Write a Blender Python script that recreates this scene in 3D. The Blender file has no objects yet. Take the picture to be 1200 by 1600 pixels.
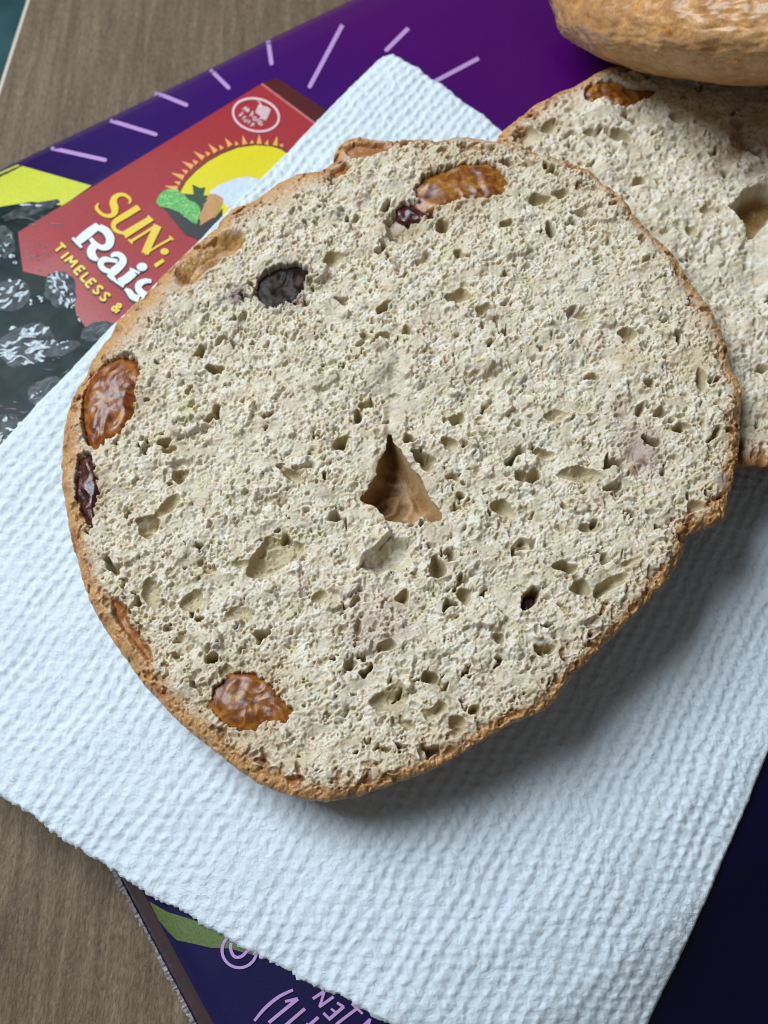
import bpy, bmesh, math, random
import numpy as np
from mathutils import Vector

# ------------------------------------------------------------------ camera, world, light, exposure
# one Blender unit = 1 cm
S = bpy.context.scene
COL = S.collection
S.unit_settings.system = 'METRIC'
S.unit_settings.scale_length = 0.01

TILT = math.radians(21.0)
HF = math.radians(42.0)
DIST = 15.6
AIM = np.array([0.0, 0.0, 4.4])
cam_d = bpy.data.cameras.new('camera')
cam = bpy.data.objects.new('camera', cam_d)
COL.objects.link(cam)
S.camera = cam
CAM = AIM + DIST * np.array([0.0, -math.sin(TILT), math.cos(TILT)])
cam.location = CAM
cam.rotation_euler = (TILT, 0, 0)
cam_d.sensor_fit = 'HORIZONTAL'
cam_d.angle = HF
cam_d.clip_start = 0.5
cam_d.clip_end = 2000
cam_d.dof.use_dof = True
cam_d.dof.focus_distance = 15.3
cam_d.dof.aperture_fstop = 0.32

W = bpy.data.worlds.new('World')
S.world = W
W.use_nodes = True
bg = W.node_tree.nodes['Background']
bg.inputs['Color'].default_value = (0.96, 0.96, 0.96, 1)
bg.inputs['Strength'].default_value = 0.10

def area(name, loc, target, sx, sy, power, color):
    l = bpy.data.lights.new(name, 'AREA')
    l.shape = 'RECTANGLE'; l.size = sx; l.size_y = sy
    l.energy = power; l.color = color
    o = bpy.data.objects.new(name, l)
    COL.objects.link(o)
    o.location = loc
    d = Vector(target) - Vector(loc)
    o.rotation_euler = d.to_track_quat('-Z', 'Y').to_euler()
    return o

# the window the photograph is lit by: up and to the left
area('window_light', (-41, 26, 66), (0, 0, 3), 42, 42, 88000, (0.86, 0.955, 1.04))

S.view_settings.view_transform = 'Standard'
S.view_settings.look = 'None'
S.view_settings.exposure = 0.0
S.view_settings.gamma = 1.0
S.cycles.filter_width = 1.0
S.cycles.max_bounces = 6
S.cycles.diffuse_bounces = 4

# ------------------------------------------------------------------ pixel -> place
RX = np.array([1.0, 0, 0])
UY = np.array([0, math.cos(TILT), math.sin(TILT)])
FW = np.array([0, math.sin(TILT), -math.cos(TILT)])
TH = math.tan(HF / 2)

def ray(px, py):
    px = np.asarray(px, float); py = np.asarray(py, float)
    u = (px - 600) / 600 * TH; v = (800 - py) / 600 * TH
    return (FW[None] + u.reshape(-1, 1) * RX[None] + v.reshape(-1, 1) * UY[None])

def on_plane(px, py, z0, gx=0.0, gy=0.0):
    """points where the lines of sight meet the plane z = z0 + gx x + gy y"""
    d = ray(px, py)
    t = (z0 + gx * CAM[0] + gy * CAM[1] - CAM[2]) / (d[:, 2] - gx * d[:, 0] - gy * d[:, 1])
    return CAM[None] + t[:, None] * d

def on_surf(px, py, f, off=0.0):
    d = ray(px, py)
    p = on_plane(px, py, 2.0)
    for _ in range(14):
        z = f(p[:, 0], p[:, 1]) + off
        t = (z - CAM[2]) / d[:, 2]
        q = CAM[None] + t[:, None] * d
        p = 0.35 * p + 0.65 * q
    p[:, 2] = f(p[:, 0], p[:, 1]) + off
    return p

# ------------------------------------------------------------------ numpy noise
def _perm(seed):
    r = np.random.RandomState(seed)
    p = r.permutation(256)
    return np.concatenate([p, p]), r.uniform(0, 2 * np.pi, 256)

def perlin(x, y, seed=0):
    p, ang = _perm(seed)
    xi = np.floor(x).astype(np.int64); yi = np.floor(y).astype(np.int64)
    xf = x - xi; yf = y - yi
    u = xf * xf * xf * (xf * (xf * 6 - 15) + 10); v = yf * yf * yf * (yf * (yf * 6 - 15) + 10)
    gx = np.cos(ang); gy = np.sin(ang)
    def g(ix, iy, dx, dy):
        h = p[(p[ix & 255] + iy) & 255]
        return gx[h] * dx + gy[h] * dy
    a = g(xi, yi, xf, yf); b = g(xi + 1, yi, xf - 1, yf)
    c = g(xi, yi + 1, xf, yf - 1); d = g(xi + 1, yi + 1, xf - 1, yf - 1)
    return 1.5 * ((a + u * (b - a)) + v * ((c + u * (d - c)) - (a + u * (b - a))))

def fbm(x, y, seed=0, o=3, g=0.5):
    r = 0; a = 1; s = 0
    for k in range(o):
        r = r + a * perlin(x * 2 ** k, y * 2 ** k, seed + k); s += a; a *= g
    return r / s

def worley(x, y, seed=0):
    """distance to nearest jittered point and that cell's random numbers"""
    r = np.random.RandomState(seed)
    N = 256
    jx = r.rand(N, N); jy = r.rand(N, N); rv = r.rand(N, N)
    xi = np.floor(x).astype(np.int64); yi = np.floor(y).astype(np.int64)
    best = np.full(x.shape, 9.0); second = np.full(x.shape, 9.0); val = np.zeros(x.shape)
    for ox in (-1, 0, 1):
        for oy in (-1, 0, 1):
            cx = xi + ox; cy = yi + oy
            a = cx % N; b = cy % N
            d = np.hypot(cx + jx[a, b] - x, cy + jy[a, b] - y)
            nb = d < best
            second = np.where(nb, best, np.minimum(second, d))
            val = np.where(nb, rv[a, b], val)
            best = np.where(nb, d, best)
    return best, second, val

def sstep(a, b, x):
    t = np.clip((x - a) / (b - a), 0, 1)
    return t * t * (3 - 2 * t)

def smooth_closed(P, n=400):
    """closed Catmull-Rom resampling"""
    P = np.asarray(P, float); m = len(P)
    out = []
    per = max(2, n // m)
    for i in range(m):
        p0, p1, p2, p3 = P[i - 1], P[i], P[(i + 1) % m], P[(i + 2) % m]
        for k in range(per):
            t = k / per
            out.append(0.5 * (2 * p1 + (p2 - p0) * t + (2 * p0 - 5 * p1 + 4 * p2 - p3) * t * t + (3 * p1 - p0 - 3 * p2 + p3) * t ** 3))
    return np.array(out)

def sdist(X, Y, P):
    """signed distance (inside positive) of points to polygon P"""
    shp = X.shape
    x = X.ravel(); y = Y.ravel()
    best = np.full(x.shape, 1e9); ins = np.zeros(x.shape, bool)
    n = len(P)
    for i in range(n):
        ax, ay = P[i]; bx, by = P[(i + 1) % n]
        dx, dy = bx - ax, by - ay
        L = dx * dx + dy * dy + 1e-12
        t = np.clip(((x - ax) * dx + (y - ay) * dy) / L, 0, 1)
        best = np.minimum(best, (x - ax - t * dx) ** 2 + (y - ay - t * dy) ** 2)
        if abs(dy) > 1e-12:
            c = ((ay > y) != (by > y)) & (x < dx * (y - ay) / dy + ax)
            ins ^= c
    d = np.sqrt(best)
    return np.where(ins, d, -d).reshape(shp)

def upsample(A, shape, step):
    """bilinear upsampling of a field sampled every 'step' cells"""
    i = np.arange(shape[0]) / step; j = np.arange(shape[1]) / step
    i0 = np.minimum(np.floor(i).astype(int), A.shape[0] - 2); j0 = np.minimum(np.floor(j).astype(int), A.shape[1] - 2)
    fi = (i - i0)[:, None]; fj = (j - j0)[None]
    a = A[i0][:, j0]; b = A[i0 + 1][:, j0]; c = A[i0][:, j0 + 1]; d = A[i0 + 1][:, j0 + 1]
    return (a * (1 - fi) + b * fi) * (1 - fj) + (c * (1 - fi) + d * fi) * fj

def sdist_fast(X, Y, P, step=4):
    sub = sdist(X[::step, ::step], Y[::step, ::step], P)
    need = (int(np.ceil((X.shape[0] - 1) / step)) + 1, int(np.ceil((X.shape[1] - 1) / step)) + 1)
    sub = np.pad(sub, ((0, max(0, need[0] - sub.shape[0])), (0, max(0, need[1] - sub.shape[1]))), mode='edge')
    return upsample(sub, X.shape, step)

# ------------------------------------------------------------------ objects
def thing(name, loc, label, cat, group=None):
    o = bpy.data.objects.new(name, None)
    COL.objects.link(o)
    o.empty_display_size = 1
    o.location = loc
    o['label'] = label; o['category'] = cat
    if group: o['group'] = group
    return o

def mesh_obj(name, V, F, mat, parent=None, color=None, smooth=True):
    """one mesh object from numpy vertices (world) and quads / triangles; children are kept relative to the thing's base"""
    V = np.asarray(V, np.float32).copy()
    root = parent
    off = np.zeros(3)
    while root is not None:
        off = off + np.array(root.location); root = root.parent
    V -= off.astype(np.float32)
    me = bpy.data.meshes.new(name)
    if isinstance(F, np.ndarray):
        k = F.shape[1]; n = len(F)
        me.vertices.add(len(V)); me.vertices.foreach_set('co', V.ravel())
        me.loops.add(n * k); me.loops.foreach_set('vertex_index', F.astype(np.int32).ravel())
        me.polygons.add(n); me.polygons.foreach_set('loop_start', np.arange(0, n * k, k, dtype=np.int32))
        me.update(calc_edges=True)
    else:
        me.from_pydata([tuple(map(float, v)) for v in V], [], F)
        me.update()
    if smooth:
        me.polygons.foreach_set('use_smooth', np.ones(len(me.polygons), bool))
    if color is not None:
        at = me.color_attributes.new('albedo', 'FLOAT_COLOR', 'POINT')
        c = np.ones((len(V), 4), np.float32); c[:, :3] = color
        at.data.foreach_set('color', c.ravel())
    me.materials.append(mat)
    o = bpy.data.objects.new(name, me)
    COL.objects.link(o)
    if parent is not None: o.parent = parent
    return o

def grid_faces(mask):
    """quads of a grid whose four corners are in the mask, and the compacting index"""
    q = mask[:-1, :-1] & mask[1:, :-1] & mask[1:, 1:] & mask[:-1, 1:]
    idx = np.arange(mask.size).reshape(mask.shape)
    F = np.stack([idx[:-1, :-1][q], idx[:-1, 1:][q], idx[1:, 1:][q], idx[1:, :-1][q]], 1)
    return F

def compact(V, F, *attrs):
    u, inv = np.unique(F, return_inverse=True)
    return (V[u], inv.reshape(F.shape)) + tuple(a[u] for a in attrs)

# ------------------------------------------------------------------ materials
def new_mat(name):
    m = bpy.data.materials.new(name); m.use_nodes = True
    return m, m.node_tree, m.node_tree.nodes['Principled BSDF']

def nd(t, kind, **kw):
    n = t.nodes.new(kind)
    for k, v in kw.items():
        if k in n.inputs: n.inputs[k].default_value = v
        else: setattr(n, k, v)
    return n

def ramp(t, fac, stops):
    r = t.nodes.new('ShaderNodeValToRGB')
    e = r.color_ramp.elements
    while len(e) < len(stops): e.new(0.5)
    for k, (p, c) in enumerate(stops):
        e[k].position = p; e[k].color = (*c, 1)
    t.links.new(fac, r.inputs[0])
    return r

def coords(t, scale=(1, 1, 1), rot=(0, 0, 0)):
    c = t.nodes.new('ShaderNodeTexCoord'); m = t.nodes.new('ShaderNodeMapping')
    m.inputs['Scale'].default_value = scale; m.inputs['Rotation'].default_value = rot
    t.links.new(c.outputs['Object'], m.inputs[0])
    return m.outputs[0]

def bump(t, b, height, strength, dist):
    n = nd(t, 'ShaderNodeBump', Strength=strength, Distance=dist)
    t.links.new(height, n.inputs['Height']); t.links.new(n.outputs[0], b.inputs['Normal'])
    return n

def mat_plain(name, col, rough=0.5, spec=0.5, grain=0.0, gscale=30):
    m, t, b = new_mat(name)
    b.inputs['Roughness'].default_value = rough
    b.inputs['Specular IOR Level'].default_value = spec
    n = nd(t, 'ShaderNodeTexNoise', Scale=gscale, Detail=4.0)
    t.links.new(coords(t), n.inputs['Vector'])
    a = tuple(c * (1 - grain) for c in col); z = tuple(min(1, c * (1 + grain)) for c in col)
    r = ramp(t, n.outputs['Fac'], [(0.3, a), (0.7, z)])
    t.links.new(r.outputs[0], b.inputs['Base Color'])
    return m

def mat_bread():
    m, t, b = new_mat('bread')
    a = nd(t, 'ShaderNodeVertexColor', layer_name='albedo')
    n = nd(t, 'ShaderNodeTexNoise', Scale=45.0, Detail=4.0, Roughness=0.6)
    t.links.new(coords(t), n.inputs['Vector'])
    r = ramp(t, n.outputs['Fac'], [(0.3, (0.86, 0.86, 0.85)), (0.7, (1.05, 1.05, 1.05))])
    mx = nd(t, 'ShaderNodeMixRGB', blend_type='MULTIPLY', Fac=1.0)
    t.links.new(a.outputs['Color'], mx.inputs[1]); t.links.new(r.outputs[0], mx.inputs[2])
    t.links.new(mx.outputs[0], b.inputs['Base Color'])
    b.inputs['Roughness'].default_value = 0.5
    b.inputs['Subsurface Weight'].default_value = 0.75
    b.inputs['Subsurface Radius'].default_value = (1.0, 0.75, 0.45)
    b.inputs['Subsurface Scale'].default_value = 0.085
    b.inputs['Specular IOR Level'].default_value = 0.3
    bump(t, b, n.outputs['Fac'], 0.35, 0.02)
    return m

def mat_crust(name='crust', rough=0.4, coat=0.06):
    m, t, b = new_mat(name)
    a = nd(t, 'ShaderNodeVertexColor', layer_name='albedo')
    n = nd(t, 'ShaderNodeTexNoise', Scale=22.0, Detail=5.0, Roughness=0.65)
    t.links.new(coords(t), n.inputs['Vector'])
    r = ramp(t, n.outputs['Fac'], [(0.3, (0.72, 0.68, 0.62)), (0.7, (1.12, 1.12, 1.12))])
    mx = nd(t, 'ShaderNodeMixRGB', blend_type='MULTIPLY', Fac=1.0)
    t.links.new(a.outputs['Color'], mx.inputs[1]); t.links.new(r.outputs[0], mx.inputs[2])
    t.links.new(mx.outputs[0], b.inputs['Base Color'])
    b.inputs['Roughness'].default_value = rough
    b.inputs['Specular IOR Level'].default_value = 0.3
    b.inputs['Coat Weight'].default_value = coat; b.inputs['Coat Roughness'].default_value = 0.3
    bump(t, b, n.outputs['Fac'], 0.25, 0.02)
    return m

def mat_raisin(name, dark, mid, light, rough=0.34, coat=0.08):
    m, t, b = new_mat(name)
    n = nd(t, 'ShaderNodeTexNoise', Scale=5.0, Detail=5.0, Roughness=0.6, Distortion=0.6)
    t.links.new(coords(t), n.inputs['Vector'])
    r = ramp(t, n.outputs['Fac'], [(0.32, dark), (0.5, mid), (0.68, light)])
    t.links.new(r.outputs[0], b.inputs['Base Color'])
    b.inputs['Roughness'].default_value = rough
    b.inputs['Specular IOR Level'].default_value = 0.4
    b.inputs['Subsurface Weight'].default_value = 0.35
    b.inputs['Subsurface Radius'].default_value = (1.0, 0.35, 0.08)
    b.inputs['Subsurface Scale'].default_value = 0.12
    b.inputs['Coat Weight'].default_value = coat
    b.inputs['Coat Roughness'].default_value = 0.2
    n2 = nd(t, 'ShaderNodeTexNoise', Scale=16.0, Detail=4.0, Roughness=0.6, Distortion=1.2)
    t.links.new(coords(t), n2.inputs['Vector'])
    bump(t, b, n2.outputs['Fac'], 0.3, 0.02)
    return m

BREAD = mat_bread(); CRUST = mat_crust(); DRYCRUST = mat_crust('dry_crust', 0.5, 0.0); SHINY = mat_crust('shiny_crust', 0.38, 0.22)

# ------------------------------------------------------------------ crumb height field
class Crumb:
    """A torn bread surface sampled on a grid: cell structure, torn flakes, bubbles and a rounded crust rim."""
    def __init__(s, P, step, plane, seed, coarse=1.0, relief=0.62):
        s.P = P; s.plane = plane; s.step = step
        x0, y0 = P.min(0) - 0.05; x1, y1 = P.max(0) + 0.05
        s.x = np.arange(x0, x1, step); s.y = np.arange(y0, y1, step)
        s.X, s.Y = np.meshgrid(s.x, s.y)
        X, Y = s.X, s.Y
        s.sd = sdist_fast(X, Y, P) + 0.022 * fbm(X * 6, Y * 6, seed + 90, 3)
        k = 1.0 / coarse
        # slow swell
        s.low = 0.13 * fbm(X * 0.8, Y * 0.8, seed, 3) + 0.06 * fbm(X * 2.3, Y * 2.3, seed + 5, 2)
        w1 = perlin(X * 6, Y * 6, seed + 7); w2 = perlin(X * 6, Y * 6, seed + 9)
        w3 = perlin(X * 17, Y * 17, seed + 8); w4 = perlin(X * 17, Y * 17, seed + 10)
        wx = X + 0.06 * w1 + 0.022 * w3; wy = Y + 0.06 * w2 + 0.022 * w4
        s.torn = sstep(-0.25, 0.40, fbm(X * 0.7, Y * 0.7, seed + 20, 3) + 0.08)      # where the crumb is torn rather than cut
        T = s.torn
        # cell structure: thin walls round hollows of three sizes, the walls bent and uneven
        f1, f2, v = worley(wx * 7.5 * k, wy * 7.5 * k, seed + 30)
        g1, g2, gv = worley(wx * 14 * k + 2.2, wy * 14 * k, seed + 31)
        q1, q2, qv = worley((wx + 0.008 * w4) * 26 * k, (wy + 0.008 * w3) * 26 * k, seed + 32)
        m1_, m2_, mv_ = worley((wx + 0.006 * w3) * 38 * k + 4.4, (wy + 0.006 * w4) * 38 * k, seed + 34)
        hollow = -0.12 * sstep(0.6, 1.0, v) * sstep(0.02, 0.5, f2 - f1) - 0.13 * sstep(0.5, 1.0, gv) * sstep(0.06, 0.45, g2 - g1) - 0.10 * sstep(0.1, 1.0, qv) * sstep(0.05, 0.55, q2 - q1) - 0.040 * sstep(0.0, 0.5, m2_ - m1_)
        # torn places: lumps and flakes standing proud
        t1_, t2_, tv_ = worley(wx * 4.6 * k + 5.1, wy * 4.6 * k, seed + 33)
        flake = 0.17 * sstep(0.45, 1.0, tv_) * sstep(0.0, 0.28, t2_ - t1_) + 0.05 * fbm(wx * 5 * k, wy * 5 * k, seed + 44, 3)
        fine = 0.012 * perlin(wx * 22 * k, wy * 22 * k, seed + 41) + 0.010 * perlin(wx * 46 * k, wy * 46 * k, seed + 43)
        cut = 1.1 - 0.35 * T
        def soft(a):
            a = 0.25 * np.roll(a, 1, 0) + 0.5 * a + 0.25 * np.roll(a, -1, 0)
            return 0.25 * np.roll(a, 1, 1) + 0.5 * a + 0.25 * np.roll(a, -1, 1)
        # smeared places, where the knife pressed the cells flat
        smear = sstep(-0.02, 0.36, fbm(X * 1.9 + 0.8 * Y + 3, Y * 3.4 - 0.9 * X, seed + 23, 4))
        s.rough = (1 - 0.72 * smear) * relief * (soft(0.8 * T * flake + cut * hollow) + (0.6 + 0.5 * T) * fine + 0.05)
        s.h = s.low + s.rough
        # albedo: creamy white torn crumb, straw and greyish patches, cell by cell
        A = fbm(X * 1.1, Y * 1.1, seed + 70, 3); B = fbm(X * 4.5, Y * 4.5, seed + 73, 3)
        white = np.array([0.84, 0.79, 0.675]); cream = np.array([0.74, 0.66, 0.50]); straw = np.array([0.70, 0.57, 0.36]); grey = np.array([0.63, 0.60, 0.50])
        C2 = fbm(X * 1.9 + 9, Y * 1.9, seed + 75, 4)
        tw = np.clip(0.45 + 1.1 * B + 0.7 * (tv_ - 0.5) * T + 0.6 * C2, 0, 1)[..., None]
        s.col = cream * (1 - tw) + white * tw
        ts = (sstep(0.55, 1.0, gv + 0.3 * B) * 0.35 + sstep(0.6, 1.0, v) * 0.30 * sstep(0.05, 0.4, f2 - f1))[..., None]
        s.col = s.col * (1 - ts) + straw * ts
        tm = (sstep(0.35, 1.0, gv) * sstep(0.10, 0.45, g2 - g1) * 0.55 + sstep(0.4, 1.0, qv) * sstep(0.1, 0.5, q2 - q1) * 0.35)[..., None]   # straw films across the cells, deepened to paint in the pores' shade
        s.col = s.col * (1 - tm) + np.array([0.52, 0.44, 0.27]) * tm
        tg = (sstep(0.1, 0.6, A) * 0.5)[..., None]
        s.col = s.col * (1 - tg) + grey * tg
        C2 = fbm(X * 1.9 + 9, Y * 1.9, seed + 75, 4)
        tp = (sstep(0.0, 0.45, C2) * 0.55)[..., None]
        s.col = s.col * (1 - tp) + np.array([0.63, 0.52, 0.37]) * tp
        to = (sstep(0.05, 0.45, fbm(X * 3.1, Y * 3.1 + 4, seed + 79, 3)) * 0.55)[..., None]
        s.col = s.col * (1 - to) + np.array([0.60, 0.54, 0.34]) * to
        tk = (sstep(0.1, 0.5, fbm(X * 6, Y * 6, seed + 81, 3) + 0.25 * (1 - 2 * smear)) * 0.6)[..., None]
        s.col = s.col * (1 - tk) + np.array([0.90, 0.865, 0.77]) * tk
        tz = (smear * np.clip(0.5 + 1.2 * C2, 0, 1) * 0.45)[..., None]
        s.col = s.col * (1 - tz) + np.array([0.66, 0.57, 0.43]) * tz
        s.col *= (0.95 + 0.08 * qv)[..., None]
        s.smoothmask = np.zeros_like(X)
        # medium bubbles; their straw lining is smoother, its tint also paints shade into the hollow
        rs = np.random.RandomState(seed + 60)
        n = int(len(s.x) * len(s.y) * step * step * 15)
        for _ in range(n):
            cx = rs.uniform(x0, x1); cy = rs.uniform(y0, y1)
            ti = T[min(len(s.y) - 1, int((cy - s.y[0]) / step)), min(len(s.x) - 1, int((cx - s.x[0]) / step))]
            if rs.rand() < 0.25 + 0.45 * ti: continue
            rr = 0.016 + 0.080 * rs.rand() ** 5
            s.bubble(cx, cy, rr * rs.uniform(0.9, 1.9), rr * rs.uniform(0.5, 1.0), rs.uniform(0, 3.14), rr * rs.uniform(1.5, 6.0), 1.2, 0.1 + rs.rand() * 0.7, 0.6)
        s.crust = np.zeros_like(X)

    def win(s, cx, cy, R):
        i0 = max(0, int((cy - R - s.y[0]) / s.step)); i1 = min(len(s.y), int((cy + R - s.y[0]) / s.step) + 2)
        j0 = max(0, int((cx - R - s.x[0]) / s.step)); j1 = min(len(s.x), int((cx + R - s.x[0]) / s.step) + 2)
        return slice(i0, max(i0, i1)), slice(j0, max(j0, j1))

    def bubble(s, cx, cy, rx, ry, ang, depth, warp=0.0, film=0.5, rf=0.12):
        w = s.win(cx, cy, max(rx, ry) * 1.5)
        x = s.X[w] - cx; y = s.Y[w] - cy
        if x.size == 0: return
        c, q = math.cos(ang), math.sin(ang)
        e = ((x * c + y * q) / rx) ** 2 + ((y * c - x * q) / ry) ** 2
        if warp:
            e = e * (1 + warp * perlin(s.X[w] * 0.7 / max(rx, ry), s.Y[w] * 0.7 / max(rx, ry), 5)) ** 2
        f = s.low[w] - depth * np.clip(1 - e, 0, 1) ** 0.7 + 0.012
        f = f + rf * s.rough[w]
        hit = (e < 1) & (f < s.h[w])
        s.h[w] = np.where(hit, f, s.h[w])
        s.col[w] = np.where(hit[..., None], s.col[w] * (1 - film) + np.array([0.50, 0.40, 0.21]) * film, s.col[w])  # straw lining colour, darkened so the hollow's shade is in the albedo

    def stain(s, cx, cy, R, col, k):
        w = s.win(cx, cy, R * 1.6)
        d = np.hypot(s.X[w] - cx, s.Y[w] - cy) / R
        m = np.clip(k * (1 - sstep(0.2, 1.3, d + 0.45 * fbm(s.X[w] * 5, s.Y[w] * 5, 77, 3))), 0, 1)[..., None]
        s.col[w] = s.col[w] * (1 - m) + np.array(col) * m

    def pit(s, P, depth, wall, fill_rough=0.25, col=None, jag=0.02):
        """sink a polygon to a given depth with steep walls"""
        c = P.mean(0); R = np.abs(P - c).max() + 0.1
        w = s.win(c[0], c[1], R)
        d = sdist(s.X[w], s.Y[w], P) + jag * fbm(s.X[w] * 9, s.Y[w] * 9, 33, 3) * 1.6
        t = np.clip(d / wall, 0, 1)
        fl = s.low[w] - depth + fill_rough * s.rough[w]
        s.h[w] = s.h[w] * (1 - t) + np.minimum(s.h[w], fl) * t
        if col is not None:
            m = sstep(0.0, wall * 0.6, d)[..., None]
            s.col[w] = s.col[w] * (1 - m) + np.array(col) * m
        return w, d

    def lift(s, P, amount, fall):
        c = P.mean(0); R = np.abs(P - c).max() + 0.1
        w = s.win(c[0], c[1], R)
        d = sdist(s.X[w], s.Y[w], P) + 0.02 * fbm(s.X[w] * 9, s.Y[w] * 9, 34, 3)
        s.h[w] += amount * np.clip(d / fall, 0, 1)

    def rim(s, bandw, seed, k=1.0):
        """round the edge down and turn it into crust over a band of the given width"""
        X, Y = s.X, s.Y
        w = bandw * (1 + 0.25 * perlin(X * 1.7, Y * 1.7, seed + 1))
        u = np.clip(s.sd / w, 0, 1)
        cy0 = s.P[:, 1].mean(); lowpart = sstep(0.5, -2.0, Y - cy0 - 0.25 * (X - s.P[:, 0].mean()))
        D = (0.07 + 0.50 * w) * k
        # smoother surface on the crust itself
        n1 = fbm(X * 3.2, Y * 3.2, seed + 2, 4)
        hi = 1.05 - 0.30 * lowpart; cm = 1 - sstep(hi - 0.6, hi, u + 0.40 * n1)
        s.crust = cm
        wr = 0.030 * fbm(X * 3.2, Y * 3.2, seed + 3, 4) + 0.006 * perlin(X * 21, Y * 21, seed + 6)
        keep = 1 - (0.62 - 0.25 * lowpart) * cm
        s.h = (s.h - s.low) * keep + s.low + wr * cm
        s.h = s.h - D * (1 - np.sqrt(np.clip(1 - (1 - u) ** 2, 0, 1)))
        pale = np.array([0.66, 0.50, 0.35]); gold = np.array([0.64, 0.365, 0.155]); brown = np.array([0.36, 0.13, 0.035])
        n2 = fbm(X * 1.8, Y * 1.8, seed + 4, 4); n3 = fbm(X * 6.5, Y * 6.5, seed + 5, 3)
        tg = sstep(0.75, 0.2, u + 0.35 * n2 + 0.25 * n3)[..., None]
        tb = (sstep(0.12, 0.42, n3 + 0.5 * n2) * (1 - sstep(0.35, 0.8, u)))[..., None]
        cc = pale * (1 - tg) + gold * tg
        cc = cc * (1 - 0.55 * tb) + brown * 0.55 * tb
        n4 = fbm(X * 2.2, Y * 2.2, seed + 8, 4)
        tr = (np.exp(-np.clip(s.sd - w * 0.5, 0, None) / 0.42) * np.clip(0.62 + 0.9 * n4, 0, 1))[..., None] * 0.7
        s.col = s.col * (1 - tr) + np.array([0.64, 0.49, 0.33]) * tr
        m = sstep(0.05, 0.7, cm)[..., None]
        s.col = s.col * (1 - m) + cc * m
        rs = np.random.RandomState(seed + 9)
        for _ in range(330):
            i = rs.randint(len(s.P)); c0 = s.P.mean(0); f = rs.uniform(0.01, 0.085)
            p = s.P[i] + (c0 - s.P[i]) * f
            rr = 0.02 + 0.055 * rs.rand() ** 2.5
            s.tint(p[0], p[1], rr * rs.uniform(1, 2.2), rr * rs.uniform(.6, 1), rs.uniform(0, 3.14), rr * rs.uniform(0.6, 1.6), np.array([.36, .165, .05]), rs.uniform(0.3, 0.9))

    def tint(s, cx, cy, rx, ry, ang, depth, col, k):
        w = s.win(cx, cy, max(rx, ry) * 1.5)
        x = s.X[w] - cx; y = s.Y[w] - cy
        if x.size == 0: return
        c, q = math.cos(ang), math.sin(ang)
        e = ((x * c + y * q) / rx) ** 2 + ((y * c - x * q) / ry) ** 2
        e = e * (1 + perlin(s.X[w] * 0.7 / max(rx, ry), s.Y[w] * 0.7 / max(rx, ry), 6)) ** 2
        s.h[w] -= depth * np.clip(1 - e, 0, 1) ** 0.7
        m = (sstep(1.3, 0.5, e) * k)[..., None]
        s.col[w] = s.col[w] * (1 - m) + col * m

    def z0(s, X, Y):
        return s.plane[0] + s.plane[1] * X + s.plane[2] * Y

    def build(s, root, name_crumb='crumb'):
        inside = (s.sd > 0) & ~getattr(s, 'open', np.zeros(s.sd.shape, bool))
        V = np.stack([s.X, s.Y, s.z0(s.X, s.Y) + s.h], -1).reshape(-1, 3)
        C = np.clip(s.col * np.array([0.885, 0.87, 0.85]), 0.005, 0.95).reshape(-1, 3)
        F = grid_faces(inside)
        fc = s.crust.ravel()[F].mean(1)
        a = compact(V, F[fc < 0.5], C)
        mesh_obj(name_crumb, a[0], a[1], BREAD, root, a[2])
        return compact(V, F[fc >= 0.5], C)

def under_shell(P, plane, drop, thick, floor_z, seed, n=520, m=18):
    """the crust below the rim: from the outline down and in to the underside"""
    idx = np.linspace(0, len(P), n, endpoint=False).astype(int)
    Q = P[idx]; c = Q.mean(0)
    rows = []; cols = []
    d = drop[idx]; th = thick[idx] if np.ndim(thick) else np.full(n, thick)
    for k in range(m):
        t = k / (m - 1)
        a = t * math.pi / 2
        inn = (1 - math.cos(a)) * 0.93                       # 0 at the rim, towards the middle at the bottom
        q = Q + (c - Q) * (inn ** 1.3 * 0.94 + 0.03)
        nz = fbm(q[:, 0] * 2, q[:, 1] * 2, seed, 3) * 0.03
        z = plane[0] + plane[1] * q[:, 0] + plane[2] * q[:, 1] - d + 0.05 - (th - d) * math.sin(a) ** 0.8 + nz * min(1, k)
        z = np.maximum(z, floor_z(q[:, 0], q[:, 1]) + 0.01)
        rows.append(np.stack([q[:, 0], q[:, 1], z], 1))
    rows.append(np.repeat(np.array([[c[0], c[1], rows[-1][:, 2].mean()]]), n, 0))
    V = np.concatenate(rows)
    R = len(rows)
    F = []
    i = np.arange(n); j = (i + 1) % n
    for k in range(R - 1):
        F.append(np.stack([k * n + i, (k + 1) * n + i, (k + 1) * n + j, k * n + j], 1))
    F = np.concatenate(F)
    nn = fbm(V[:, 0] * 1.5, V[:, 1] * 1.5 + V[:, 2], seed + 3, 4)
    t = sstep(-0.2, 0.4, nn)[:, None]
    C = np.array([0.52, 0.30, 0.13]) * (1 - t) + np.array([0.36, 0.16, 0.05]) * t
    return V, F, C

def merge(*parts):
    V = []; F = []; C = []; o = 0
    for v, f, c in parts:
        V.append(v); F.append(f + o); C.append(c); o += len(v)
    return np.concatenate(V), np.concatenate(F), np.concatenate(C)

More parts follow.
